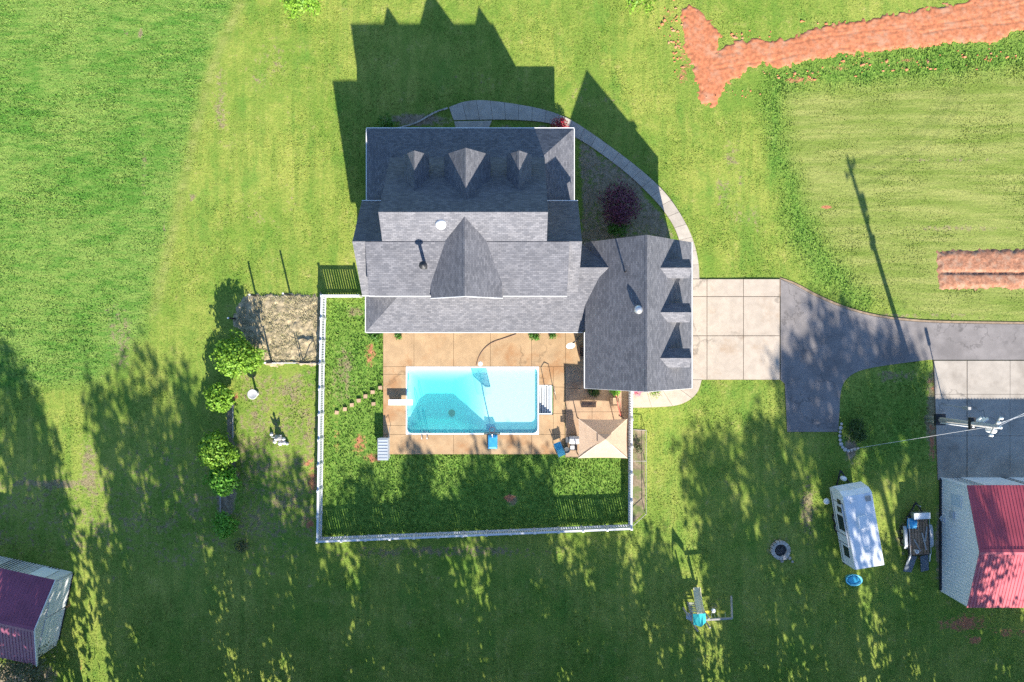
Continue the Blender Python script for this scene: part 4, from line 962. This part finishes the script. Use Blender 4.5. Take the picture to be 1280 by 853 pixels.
prof = [(-hl,0.55),(hl-0.1,0.55),(hl+0.12,1.1),(hl-0.05,2.1),(hl-0.35,2.46),(-hl+0.06,2.46),(-hl,2.35)]
part('body', MB().profile(prof,-hw,hw), RVWHITE, rv, local=True)
rf = part('roof', MB().slab([(-hw+0.03,-hl+0.04,2.50),(hw-0.03,-hl+0.04,2.50),(hw-0.03,hl-0.36,2.50),(-hw+0.03,hl-0.36,2.50)],0.035), RVWHITE, rv, local=True)
part('air_conditioner', MB().prism([(-0.35,0.1),(0.35,0.1),(0.35,0.75),(0.22,0.95),(-0.22,0.95),(-0.35,0.75)],2.5,2.74), WHITE, rv, local=True)
part('roof_vent', MB().box(0.5,0.85,1.9,2.25,2.5,2.58), mat('tan_vent',(0.38,0.33,0.28),0.6,0.1), rv, local=True)
part('roof_vent', MB().box(-0.2,0.15,-1.7,-1.35,2.5,2.56), WHITE, rv, local=True)
part('antenna', MB().tube([(-0.6,1.9,2.52),(-0.6,2.2,2.6),(-0.25,2.2,2.6)],0.02), GREY, rv, local=True)
for y, l, z0, z1 in ((1.95,0.35,1.5,2.0),(1.35,0.4,1.3,1.9),(0.35,1.1,1.1,2.0),(-1.75,0.75,1.2,1.95)):
    wn = part('window', MB().box(-hw-0.03,-hw-0.003,y-l/2,y+l/2,z0,z1), BLACK, rv, local=True); part('pane', MB().box(-hw-0.035,-hw-0.03,y-l/2+0.05,y+l/2-0.05,z0+0.05,z1-0.05), GLASS, wn, local=True)
dd = part('door', MB().box(-hw-0.02,-hw-0.003,-1.15,-0.5,0.6,2.15), RVWHITE, rv, local=True); part('door_frame', MB().box(-hw-0.03,-hw-0.021,-1.17,-1.13,0.6,2.15).box(-hw-0.03,-hw-0.021,-0.52,-0.48,0.6,2.15), BLACK, dd, local=True)
part('stripe', MB().box(-hw-0.012,-hw-0.002,-hl+0.1,hl-0.3,0.72,0.80), DGREY, rv, local=True); part('stripe', MB().box(-hw-0.012,-hw-0.002,hl-0.95,hl-0.9,0.85,2.3), DGREY, rv, local=True)
wn = part('front_window', MB().add([(-0.8,hl+0.045,1.45),(0.8,hl+0.045,1.45),(0.8,hl-0.04,2.02),(-0.8,hl-0.04,2.02)],[(1,0,3,2)]), mat('sky_glass',(0.30,0.38,0.44),0.1,0.1), rv, local=True)
part('awning', MB().tube([(-hw-0.08,-1.2,2.25),(-hw-0.08,1.9,2.25)],0.06,8), GREY, rv, local=True)
for sx in (-1,1):
    for y in (0.35,-0.42): wheel(rv,(sx*(hw-0.12),y,0.34),(1,0,0))
part('hitch', MB().beam((-0.5,hl-0.1,0.5),(0,hl+1.0,0.45),0.08,0.1).beam((0.5,hl-0.1,0.5),(0,hl+1.0,0.45),0.08,0.1), BLACK, rv, local=True)
part('gas_bottle', MB().lathe((0,hl+0.45,0.5),[(0.16,0),(0.17,0.1),(0.17,0.4),(0.08,0.5)],12), WHITE, rv, local=True, smooth=True)
part('bumper', MB().box(-hw+0.1,hw-0.1,-hl-0.22,-hl-0.1,0.45,0.57), BLACK, rv, local=True); part('bike_rack', MB().beam((0.2,-hl-0.2,0.6),(0.75,-hl-0.5,0.65),0.05,0.3).beam((0.5,-hl-0.2,0.6),(0.6,-hl-0.6,0.65),0.05,0.2), BLACK, rv, local=True)
x,y = G(1031.5,626); solo('white_float_ball', MB().lathe((x,y,0),[(0.05,0.0),(0.17,0.06),(0.24,0.2),(0.2,0.34),(0.08,0.42)],12), WHITE, 'small white ball on a stake beside the front of the camper','ball',smooth=True)
x,y = G(1064,723); tb = thing('water_tub','oval sky-blue plastic tub behind the camper','tub',(x,y,0))
part('shell', MB().lathe((0,0,0),[(0.42,0),(0.5,0.42),(0.55,0.44),(0.52,0.46),(0.44,0.44),(0.38,0.12)],20), CYAN, tb, local=True, smooth=True); part('water', MB().lathe((0,0,0.36),[(0.36,0),(0.36,0.01)],20), mat('tub_water',(0.04,0.30,0.50),0.1,0.1), tb, local=True)
for c in tb.children: c.scale = (1.15,0.8,1)
# ------------------------------------------------------------------ flatbed trailer and its load
tc = Vector(G(1142,668)); tl = thing('utility_trailer','small plank-bed utility trailer with lowered steel ramps beside the barn','trailer',(tc.x,tc.y,0),math.radians(3))
fr = MB()
for sx in (-1,1): fr.beam((sx*0.74,-1.35,0.55),(sx*0.74,1.5,0.55),0.08,0.12)
for y in (-1.35,0,1.5): fr.beam((-0.74,y,0.54),(0.74,y,0.54),0.08,0.1)
part('frame', fr, BLACK, tl, local=True)
for k in range(7): part('plank', MB().obox((-0.61+k*0.203,0.05+random.uniform(-.04,.04),0.63),0.165,2.7,0.04,random.uniform(-.006,.006)), WOOD, tl, local=True)
for sx in (-1,1):
    for y in (0.35,-0.4): wheel(tl,(sx*0.95,y,0.3),(1,0,0),0.3,0.2)
    part('fender', MB().profile([(-0.85,0.55),(-0.6,0.68),(0.55,0.68),(0.8,0.55),(0.8,0.52),(-0.85,0.52)],sx*0.84,sx*1.06), GREY, tl, local=True)
    part('ramp', MB().beam((sx*0.42,-1.45,0.5),(sx*0.66,-2.75,0.06),0.6,0.05), mat('ramp_steel',(0.10,0.13,0.17),0.5,0.15), tl, local=True)
    part('ramp_spring', MB().tube([(sx*0.72,-1.3,0.75),(sx*0.8,-1.9,0.5)],0.04), WHITE, tl, local=True)
    part('side_rail', MB().tube([(sx*0.76,-1.3,0.62),(sx*0.76,-1.3,0.8),(sx*0.76,1.45,0.8),(sx*0.76,1.45,0.62)],0.02), GREY, tl, local=True)
part('tongue', MB().beam((-0.6,1.5,0.5),(0,2.5,0.48),0.08,0.1).beam((0.6,1.5,0.5),(0,2.5,0.48),0.08,0.1), BLACK, tl, local=True)
part('jack', MB().tube([(0.1,2.3,0.1),(0.1,2.3,0.9)],0.04), STEEL, tl, local=True)
part('strap', MB().beam((-0.1,0.9,0.66),(0.2,-0.2,0.66),0.03,0.012).beam((-0.2,-0.1,0.66),(0.6,-0.5,0.66),0.03,0.012), TAN, tl, local=True)
R3 = Matrix.Rotation(math.radians(3),4,'Z')
def on_trailer(x,y): q = R3@Vector((x,y,0)); return (tc.x+q.x, tc.y+q.y)
x,y = on_trailer(0.1,1.62); tbx = thing('toolbox','white diamond-plate toolbox across the front of the trailer','toolbox',(x,y,0.6),math.radians(3))
part('box', MB().box(-0.58,0.58,-0.2,0.2,0,0.4), STEEL, tbx, local=True); part('lid', MB().box(-0.6,0.6,-0.22,0.22,0.4,0.46), WHITE, tbx, local=True); part('latch', MB().box(-0.05,0.05,-0.24,-0.22,0.3,0.4), BLACK, tbx, local=True)
x,y = on_trailer(-0.45,1.0)
rr_ = random.Random(5); tp = MB(); n_ = 9
for j in range(n_):
    for i in range(n_):
        u_, v_ = i/(n_-1)-.5, j/(n_-1)-.5; tp.v.append((x+u_*0.72,y+v_*0.75,0.66+max(0,0.36*(1-(abs(u_)*2)**3)*(1-(abs(v_)*2)**3))+rr_.uniform(-.03,.03)))
tp.f = [(j*n_+i,j*n_+i+1,(j+1)*n_+i+1,(j+1)*n_+i) for j in range(n_-1) for i in range(n_-1)]
solo('blue_tarp', tp, BLUE, 'crumpled bright blue tarp at the front left of the trailer bed','tarp')
for k,(a,b,l,rz_) in enumerate(((0.35,-.35,1.3,.25),(0.5,.2,1.1,-.1),(-.2,-.6,1.0,.5))):
    x,y = on_trailer(a,b); solo('loose_board', MB().obox((x,y,0.70+k*.03),.1,l,.03,rz_), GWOOD, ['grey loose board lying aslant on the trailer planks','grey loose board along the right side of the trailer bed','short grey board near the tail of the trailer bed'][k],'board','boards on the trailer')
x,y = on_trailer(-.35,-1.0); bk = thing('bucket','small white bucket at the tail of the trailer bed','bucket',(x,y,.65))
part('pail', MB().lathe((0,0,0),[(.11,0),(.14,.28),(.15,.3),(.12,.29),(.1,.05)],12), WHITE, bk, local=True, smooth=True); part('bail', MB().tube([(-.14,0,.28),(-.1,.08,.38),(.1,.08,.38),(.14,0,.28)],.01,5), STEEL, bk, local=True)
x,y = G(1178,648); solo('garden_hose_reel', MB().lathe((x,y,0),[(0.25,0),(0.25,0.1),(0.1,0.12),(0.1,0.35),(0.25,0.37),(0.25,0.45)],14), GREY, 'grey hose reel against the barn wall beside the trailer','hose reel')

# ------------------------------------------------------------------ fire pit, swing set
x,y = G(974.5,687); fp = thing('fire_pit','round stone fire pit with black ash on the lawn','fire pit',(x,y,0))
for k in range(16):
    a = 2*math.pi*k/16; part('stone', MB().obox((0.58*math.cos(a),0.58*math.sin(a),0.14),0.26,0.215,0.28+random.uniform(-.03,.03),a+random.uniform(-.08,.08)), STONE, fp, local=True)
part('ash_bed', MB().lathe((0,0,0),[(0.5,0),(0.48,0.07),(0.2,0.1),(0.05,0.1)],16), ASH, fp, local=True)
for k in range(6): part('charred_log', MB().beam((random.uniform(-.35,.35),random.uniform(-.35,.35),0.13),(random.uniform(-.3,.3),random.uniform(-.3,.3),0.17),0.06,0.06), mat('char',(0.10,0.09,0.085),0.9,0.4,8), fp, local=True)
for k,(px,py,s) in enumerate(((981,697,.2),(986.5,697.5,.14),(977,701,.15),(984,693,.17),(990,702,.1))):
    x,y = G(px,py); mb = MB().lathe((x,y,-0.02),[(s*.7,0),(s,.08),(s*.8,.15),(s*.3,.2)],7); solo('loose_rock', mb, STONE, ['dark rock touching the fire pit rim','pale rock right of the fire pit','small rock below the fire pit','rock between the fire pit and the pale rock','smallest rock, farthest from the fire pit'][k],'rock','rocks beside the fire pit')
ss = thing('swing_set','wooden swing set with teal roof, cream slide and yellow swings','swing set',(*G(885,773),0))
def S(px,py,h): return P(px,py,h)
pl = [S(866,768,1.1),S(881,766,1.1),S(882,777,1.1),S(867,781,1.1)]
part('platform', MB().slab(pl,0.1), GWOOD, ss)
for p_ in pl: part('leg', MB().beam((p_.x,p_.y,0),(p_.x,p_.y,2.2),0.1,0.1), GWOOD, ss)
sp = [S(857.8,766,0.9),S(865.5,767.5,0.9),S(866,777,0.9),S(858,774,0.9)]
part('side_deck', MB().slab(sp,0.08), GREY, ss); part('side_leg', MB().beam((sp[0].x,sp[0].y,0),(sp[0].x,sp[0].y,1.5),0.1,0.1), GWOOD, ss)
a0, a1 = S(866,768,2.2), S(882,767,2.2); b0, b1 = S(867,781,2.2), S(882.5,778,2.2); rm = S(876.5,784,2.75); rt = S(874,767.5,2.75)
part('canopy', MB().slab([a0,rt,rm,b0],0.02).slab([rt,a1,b1,rm],0.02), TEAL, ss)
s0, s1 = S(876,767,1.1), S(870.8,734.5,0.22); sd = (s1-s0); sn = Vector((sd.y,-sd.x,0)).normalized()
slide = MB(); prf = [(t_, s0.lerp(s1,t_)+Vector((0,0,-0.35*math.sin(math.pi*t_)*0.6))) for t_ in (0,.2,.4,.6,.8,1)]
for (ta,pa),(tb_,pb) in zip(prf,prf[1:]): slide.slab([pa-sn*0.24,pb-sn*0.24,pb+sn*0.24,pa+sn*0.24],0.04)
sld = part('slide', slide, CREAM, ss)
for q_ in (-1,1):
    e = MB()
    for (ta,pa),(tb_,pb) in zip(prf,prf[1:]): e.beam(pa+sn*0.25*q_+Vector((0,0,.06)),pb+sn*0.25*q_+Vector((0,0,.06)),0.05,0.14)
    part('slide_side', e, CREAM, sld)
l0, l1 = S(868,766,1.08), S(863.5,753,0.05)
for q_ in (-1,1): part('ladder_rail', MB().beam(l0+Vector((0.26*q_,0,0)),l1+Vector((0.26*q_,0,0)),0.05,0.1), GWOOD, ss)
for k in range(6): c_ = l0.lerp(l1,(k+.5)/6); part('rung', MB().obox(c_,0.5,0.06,0.04,0), GREY, ss)
ba, bb_ = S(882,775,2.1), S(915,773,2.1)
part('beam', MB().beam(ba,bb_,0.12,0.14), GWOOD, ss)
part('leg', MB().beam(bb_,S(914,745.5,0),0.1,0.1), GWOOD, ss); part('leg', MB().beam(bb_,(bb_.x,bb_.y-0.9,0),0.1,0.1), GWOOD, ss)
for px, nm in ((885.5,'s'),(902.5,'s')):
    c_ = S(px,765.5,0.55); sw_ = part('swing', MB().slab([c_+Vector((-.25,-.1,.02)),c_+Vector((0,-.1,-.03)),c_+Vector((.25,-.1,.02)),c_+Vector((.25,.1,.02)),c_+Vector((0,.1,-.03)),c_+Vector((-.25,.1,.02))],0.03), YELLOW, ss)
    for q_ in (-1,1):
        part('rope', MB().tube([c_+Vector((.23*q_,0,0)),ba.lerp(bb_,(px-882+q_*4)/33)],0.014,5), WIRE, sw_)
c_ = S(891.7,763.5,0.5); dk = part('disc_swing', MB().lathe(c_,[(0.16,0),(0.17,.03),(0.14,.06)],14), WHITE, ss); part('rope', MB().tube([c_,ba.lerp(bb_,.38)],0.014,5), WIRE, dk)

# ------------------------------------------------------------------ on the deck and patio
gz = thing('canopy_gazebo','beige square canopy gazebo on the patio beside the white fence','gazebo',(*G(751,547),0.045))
c4 = [P(723,524,2.05),P(784,524,2.05),P(784,573,2.05),P(723,573,2.05)]; pk = P(756.5,549,2.75)
for p_ in c4:
    q_ = p_.lerp(pk,0.05); part('pole', MB().beam((q_.x,q_.y,0.045),(q_.x,q_.y,2.05),0.06,0.06), BLACK, gz)
for k in range(4):
    a,b = c4[k],c4[(k+1)%4]; n_=8; mb = MB()
    for j in range(5):
        for i in range(n_+1):
            e = a.lerp(b,i/n_); sag = 0.05*math.sin(math.pi*i/n_); ctr = (a+b)/2
            e = e+(pk-ctr).normalized()*sag*1.0*(1-j/4.)
            p_ = e.lerp(pk,j/4*0.985); p_.z -= 0.05*math.sin(math.pi*j/4)*0.8; mb.v.append(tuple(p_))
    mb.f = [(j*(n_+1)+i,j*(n_+1)+i+1,(j+1)*(n_+1)+i+1,(j+1)*(n_+1)+i)[::-1] for j in range(4) for i in range(n_)]
    part('canopy_panel', mb, CANVAS, gz)
vt = MB()
for k in range(4):
    a,b = c4[k].lerp(pk,.72),c4[(k+1)%4].lerp(pk,.72); up = Vector((0,0,.1)); vt.slab([a+up,b+up,pk+Vector((0,0,.14))],0.012)
part('vent_tier', vt, CANVAS, gz)
for k in range(4): part('hip_seam', MB().beam(c4[k]+Vector((0,0,.02)),c4[k].lerp(pk,.72)+Vector((0,0,-.03)),0.045,0.02), mat('canvas_seam',(0.70,0.55,0.40),0.8,0.05), gz)
# blue folding lounge chair
ch = thing('folding_chair','sky-blue folding sling chair at the south-east corner of the pool deck','chair',(*G(697,556),0.06),math.radians(-15))
ch.rotation_euler[2] = math.radians(22)
part('seat', MB().slab([(-.27,-.30,.38),(.27,-.30,.38),(.27,.22,.34),(-.27,.22,.34)],0.025), CYAN, ch, local=True)
part('backrest', MB().slab([(-.27,-.30,.40),(.27,-.30,.40),(.27,-.72,.98),(-.27,-.72,.98)],0.025), CYAN, ch, local=True)
for q_ in (-1,1):
    part('frame', MB().tube([(.29*q_,.3,.0),(.29*q_,-.35,.42),(.29*q_,-.74,1.0)],0.016), DGREY, ch, local=True)
    part('leg', MB().tube([(.29*q_,-.55,.0),(.29*q_,.2,.36)],0.016), DGREY, ch, local=True)
    part('armrest', MB().beam((.31*q_,-.5,.62),(.31*q_,.15,.58),0.06,0.03), BLACK, ch, local=True)
# grill
x,y = G(716.5,548); gr = thing('barbecue_grill','covered grey barbecue grill left of the canopy','grill',(x,y,0.045))
part('cart', MB().box(-.3,.3,-.25,.25,.1,.75), BLACK, gr, local=True); part('lid', MB().profile([(-.28,.75),(.28,.75),(.26,.95),(.1,1.06),(-.1,1.06),(-.26,.95)],-.36,.36), GREY, gr, local=True)
part('side_shelf', MB().box(-.62,-.37,-.2,.2,.74,.78), DGREY, gr, local=True); part('handle', MB().tube([(-.25,-.31,.88),(.25,-.31,.88)],.018), STEEL, gr, local=True)
for q_ in (-.26,.26): part('caster', MB().tube([(q_,-.2,.06),(q_+.05,-.2,.06)],.06,10), RUBBER, gr, local=True)
x,y = G(716,558); st = thing('side_table','small black side table with white tray in front of the grill','table',(x,y,0.045))
part('top', MB().box(-.28,.28,-.22,.22,.46,.5), BLACK, st, local=True); part('tray', MB().box(-.22,.06,-.14,.12,.5,.53), WHITE, st, local=True)
for a in (-.24,.24):
    for b in (-.18,.18): part('leg', MB().beam((a,b,0),(a,b,.46),.035,.035), BLACK, st, local=True)
x,y = G(708,562); solo('flower_pot', MB().lathe((x,y,0.045),[(.16,0),(.22,.3),(.25,.32),(.22,.34),(.18,.28)],14), DGREY, 'small dark pot on the deck edge between chair and side table','pot')
# ribbed deck box
bxp = thing('deck_box','pale grey ribbed storage box at the south-west corner of the pool deck','storage box',(*G(482,558),0))
x0_,y0_ = G(475,573); x1_,y1_ = G(488,546)
part('body', MB().box(x0_+.03,x1_-.03,y0_+.03,y1_-.03,0.0,0.82), GREY, bxp); ldp = part('lid', MB().box(x0_,x1_,y0_,y1_,.82,.90), mat('pale_lid',(0.33,0.37,0.41),0.45,0.05), bxp)
for k in range(7): yy = y0_+.12+(y1_-y0_-.24)*k/6; part('rib', MB().box(x0_+.05,x1_-.05,yy-.03,yy+.03,.90,.925), GREY, ldp)
part('leg_rail', MB().tube([(x1_+.05,y1_+.8,.06),(x1_+.05,y1_+.8,.5),(x1_+.03,y1_,.8)],.018), STEEL, bxp)
# garden hose on the deck
pts = chaikin([(*G(595.5,457),.08),(*G(598,447),.08),(*G(604,437),.08),(*G(615,428),.08),(*G(631,423),.08),(*G(645,418),.08)][0:6] and [G(595.5,457),G(598,447),G(604,437),G(615,428),G(631,423),G(645,418)],2)
solo('garden_hose', MB().tube([(a,b,.085) for a,b in pts],.022,6), HOSE, 'thin brown hose curving from the pool to the rear eave','hose')
x,y = G(600.5,455); solo('skimmer_lid', MB().lathe((x,y,.06),[(.17,0),(.17,.015),(.1,.02)],16), WHITE, 'round white skimmer lid on the deck above the pool','lid')
# planters and tools near the garage
x,y = G(727.5,440); pb = thing('planter_box','brown timber planter box in the corner between house and garage','planter',(x,y,.06))
for a,b,c,d in ((-.25,.25,-.36,-.31),(-.25,.25,.31,.36),(-.25,-.2,-.31,.31),(.2,.25,-.31,.31)): part('board', MB().box(a,b,c,d,0,.35), WOOD, pb, local=True)
part('soil', MB().box(-.2,.2,-.31,.31,.02,.28), SOIL, pb, local=True)
x,y = G(767,502); pp = thing('tiled_planter','square terracotta planter on the patio under the leafy plant','planter',(x,y,.045))
part('pot', MB().lathe((0,0,0),[(.34,0),(.4,.42),(.44,.45),(.38,.45),(.34,.4)],4), PATIOC, pp, local=True); part('soil', MB().lathe((0,0,.36),[(.34,0),(.34,.02)],4), SOIL, pp, local=True)
pp.rotation_euler = (0,0,math.pi/4)
for k,(a,b) in enumerate((((770,494),(775.5,520)),((775,494),(776.5,521)))):
    p0,p1 = P(*a,1.4),P(*b,.06); tlp = thing('garden_tool',['red-handled rake leaning on the garage wall, left of the pair','red-handled hoe leaning on the garage wall, right of the pair'][k],'tool',(p1.x,p1.y,.06))
    part('handle', MB().beam(p0,p1,.035,.035), RED, tlp); part('head', MB().obox((p1.x,p1.y,.075),.25 if k==0 else .14,.05,.03), BLACK, tlp)
x,y = G(735,505); bn = thing('wicker_bench','brown wicker bench in the shade behind the canopy','bench',(x,y,.045))
part('seat', MB().box(-.55,.55,-.22,.22,.36,.42), WOOD, bn, local=True); part('backrest', MB().box(-.55,.55,.2,.26,.42,.85), WOOD, bn, local=True)
for a in (-.5,.5):
    for b in (-.18,.18): part('leg', MB().beam((a,b,0),(a,b,.36),.05,.05), WOOD, bn, local=True)

# ------------------------------------------------------------------ garden ornaments, stepping stones
for k,(px,py) in enumerate(((421,516),(431.5,511.5),(440,506.5),(448.5,501),(457,495.5),(466,490.5),(475.5,485),(467,505))):
    x,y = G(px,py); lb = ['stepping stone nearest the west fence','second stepping stone from the west fence','third stepping stone from the west fence','middle stepping stone of the diagonal row','fifth stepping stone from the west fence','stepping stone next to last before the pool deck','stepping stone at the edge of the pool deck','lone stepping stone below the diagonal row'][k]
    solo('stepping_stone', MB().prism([(x+.19*math.cos(a)*random.uniform(.9,1.15),y+.19*math.sin(a)*random.uniform(.9,1.15)) for a in [math.radians(45+90*q+random.uniform(-6,6)) for q in range(4)]],-.05,.10), TAN, 'square tan '+lb,'stepping stone','stepping stones in the pool yard')
x,y = G(320.5,492); bbth = thing('bird_bath','round white bird bath on the lawn below the straw plot','bird bath',(x,y,0))
part('pedestal', MB().lathe((0,0,0),[(.2,0),(.2,.08),(.09,.15),(.08,.6),(.15,.68)],14), PSTONE, bbth, local=True, smooth=True); part('bowl', MB().lathe((0,0,.66),[(.12,0),(.36,.1),(.38,.14),(.33,.12),(.05,.06)],18), PSTONE, bbth, local=True, smooth=True)
x,y = G(349,547); stt = thing('garden_statue','white stone figure ornament amid pale rocks on the lawn','statue',(x,y,0))
part('plinth', MB().box(-.22,.22,-.2,.2,0,.25), PSTONE, stt, local=True)
part('figure', MB().lathe((0,0,.25),[(.2,0),(.14,.15),(.16,.3),(.11,.42),(.05,.5),(.09,.56),(.09,.64),(.03,.7)],12), PSTONE, stt, local=True, smooth=True)
for q_ in (-1,1): part('wing', MB().add([(.08*q_,.02,.6),(.34*q_,.1,.75),(.3*q_,.12,.45),(.1*q_,.06,.35),(.08*q_,.06,.6),(.34*q_,.14,.75),(.3*q_,.16,.45),(.1*q_,.1,.35)],[(0,1,2,3),(7,6,5,4),(0,4,5,1),(1,5,6,2),(2,6,7,3),(3,7,4,0)]), PSTONE, stt, local=True)
for k,(dx_,dy_,s) in enumerate(((-.55,.25,.15),(-.3,-.3,.17),(.1,-.42,.2),(.4,-.38,.18),(.62,-.45,.13),(.35,-.1,.16))):
    solo('pale_rock', MB().lathe((x+dx_,y+dy_,-.02),[(s*.8,0),(s,.1),(s*.7,.2),(s*.2,.26)],7), PSTONE, ['white rock set apart, upper left of the statue','white rock lower left of the statue','largest white rock below the statue','white rock below right of the statue','white rock farthest right of the statue','white rock tucked right of the statue'][k],'rock','white rocks round the statue')
# bed edging beside the row of fruit trees
p0,p1 = G(291.5,503),G(291.5,548); solo('bed_edging', MB().beam((*p0,.06),(*p1,.06),.06,.14), GWOOD, 'pale timber edging board along the bed of fruit trees','edging')
p0,p1 = G(276,620),G(276,640); solo('bed_edging', MB().beam((*p0,.06),(*p1,.06),.06,.12), GWOOD, 'short grey edging board above the southmost fruit tree','edging')
# stone edging by the grass island
se = thing('stone_edging','curved row of pale stones round the bed by the driveway','edging',(*G(1053,550),0))
for k,(px,py) in enumerate(((1051.5,530),(1050.5,535),(1050,540),(1049.5,545),(1050,550),(1051,555),(1053,559),(1056,562),(1060,563.5),(1064,562.5),(1068,561.5),(1072,560.5))):
    x,y = G(px,py); s = random.uniform(.10,.17); part('stone', MB().lathe((x,y,-.02),[(s*.8,0),(s,.07),(s*.7,.14),(s*.2,.17)],7), STONE if k>8 else PSTONE, se)

be = thing('bed_edging','thin curved row of pale stones left of the front entry walk','edging',(*G(530,148),0))
cpts = resample(chaikin(GL([(497,160.5),(512,157),(525,152),(538,144),(548,139),(560,135.5)]),2), 24)
for a,b in zip(cpts, cpts[1:]):
    c_ = ((a[0]+b[0])/2,(a[1]+b[1])/2,.04); part('stone', MB().obox(c_, .16, .11+random.uniform(-.02,.02), .1, math.atan2(b[1]-a[1],b[0]-a[0])+random.uniform(-.15,.15)), STONE, be)
# ------------------------------------------------------------------ wire fences of the vegetable plots
for k,(px,py,h_) in enumerate(((294,398.5,1.25),(320,370,1.25),(363,369,1.65),(340,453,1.4))):
    x,y = G(px,py); o = thing('fence_stake',['short dark stake at the west corner of the straw plot','dark stake at the north-west corner of the straw plot','tall dark stake midway along the north edge of the straw plot','thin dark stake on the south edge of the straw plot'][k],'stake',(x,y,0),group='stakes round the straw plot')
    part('post', MB().beam((0,0,0),(0,0,h_),.12,.12), BLACK, o, local=True); part('insulator', MB().box(-.06,.06,-.05,.05,h_,h_+.03), WHITE, o, local=True)
    if k < 3: part('brace', MB().obox((-.22,-.0,.02),.5,.07,.05,-.1), PSTONE, o, local=True)
gt = thing('garden_gate','dark metal garden gate with diagonal brace on the south edge of the straw plot','gate',(*G(388,454),0))
xa,ya = G(377,453.5); xb,_ = G(401,453.5)
for x_ in (xa,xa+.15,xb-.1): part('gate_post', MB().beam((x_,ya,0),(x_,ya,1.3),.05,.05), BLACK, gt)
for z_ in (.12,1.05): part('gate_rail', MB().beam((xa+.15,ya,z_),(xb-.1,ya,z_),.04,.04 if z_<1 else .12), BLACK, gt)
part('brace', MB().beam((xa+.15,ya,.12),(xb-.1,ya,1.05),.04,.04), BLACK, gt)
p0,p1 = G(327,454),G(403,454); solo('plot_edging', MB().beam((*p0,.12),(*p1,.12),.08,.1), PSTONE, 'thin white edging rail along the south side of the straw plot','edging')
# narrow wired bed east of the fence
nb = MB().prism(GL([(790,537),(806,538),(806,640),(791,654)]),-.05,.02); ob = struct('narrow_garden_bed', nb, mat('weedy_soil', (0.22, 0.17, 0.11), 0.95, 0.35, 3, (0.13, 0.16, 0.05), (0.45, 0.6), bmp=0.6, bscale=9))
wf = thing('wire_bed_frame','thin pale pipe frame round the narrow bed east of the white fence','frame',(*G(800,590),0))
for a,b in (((806,537),(806,640)),((806,640),(790,655)),((790,575),(806,575)),((790,536),(806,537))):
    part('rail', MB().tube([(*G(*a),.55),(*G(*b),.55)],.022), GWOOD, wf)
for a in ((806,537),(806,575),(806,608),(806,640)): part('post', MB().tube([(*G(*a),0),(*G(*a),.58)],.025), GWOOD, wf)

# ------------------------------------------------------------------ utility pole, wires
b0 = P(1158,522.5,0); t0 = P(1248,534,9.6); up_ = thing('utility_pole','tall pale leaning utility pole with crossarm and hardware by the concrete pad','utility pole',b0)
part('shaft', MB().tube([b0,b0.lerp(t0,.5),t0],[.19,.16,.12],12), POLEWOOD, up_, smooth=True)
part('riser_pipe', MB().tube([b0+Vector((0,-.22,0)),b0.lerp(t0,.7)+Vector((0,-.2,0))],.06,8), WHITE, up_, smooth=True)
def on(p_): return b0.lerp(t0,p_)
for p_ in (.22,.68):
    pb_ = part('meter_box' if p_<.5 else 'equipment_box', MB().obox(on(p_)+Vector((0,.0,0)),.35 if p_>.5 else .7,.8,.25), BLACK, up_)
part('crossarm', MB().beam(on(.96)+Vector((-.35,-.6,0)),on(.96)+Vector((.35,.6,0)),.08,.09), POLEWOOD, up_)
tr_ = part('transformer', MB().lathe(on(.86)+Vector((.35,-.3,-.4)),[(.15,0),(.18,.05),(.18,.6),(.13,.68),(.05,.72)],14), WHITE, up_, smooth=True)
for k,(a,b,c) in enumerate(((-.3,-.52,.05),(.3,.52,.05),(0,0,.38),(.15,.26,.05))): part('insulator', MB().lathe(on(.96)+Vector((a,b,c)),[(.06,0),(.09,.05),(.05,.1),(.09,.15),(.04,.22)],10), WHITE, up_)
for k in range(3): part('fuse_cutout', MB().beam(on(.74+.04*k)+Vector((0,.2,0)),on(.75+.04*k)+Vector((.15,.45,.15)),.09,.16), WHITE, up_)
for k,(a,px,py) in enumerate(((.99,1330,488),(.95,1330,500),(.9,1330,520))):
    e = P(px+120,py-40,10.5); s_ = on(a); pts = [s_.lerp(e,t_/8)-Vector((0,0,1.2*math.sin(math.pi*t_/8)*.5)) for t_ in range(9)]
    solo('power_line', MB().tube(pts,.015,5), WIRE, ['power line nearest the pole top, running off the right edge','middle power line running off the right edge','lowest power line running off the right edge'][k],'wire','power lines from the pole')
solo('guy_wire', MB().tube([P(1059,563,.05),P(1068,561,.5),on(.93)],.012,5), WIRE, 'long pale guy wire from the grass island to the pole top','wire')
x,y = G(1179,506); pl_ = thing('slim_post','slim grey post with a small box on top, on the concrete pad','post',(x,y,.05))
part('post', MB().beam((0,0,0),(0,0,2.6),.06,.06), POLEWOOD, pl_, local=True); part('box', MB().box(-.1,.1,-.1,.1,2.3,2.9), POLEWOOD, pl_, local=True)
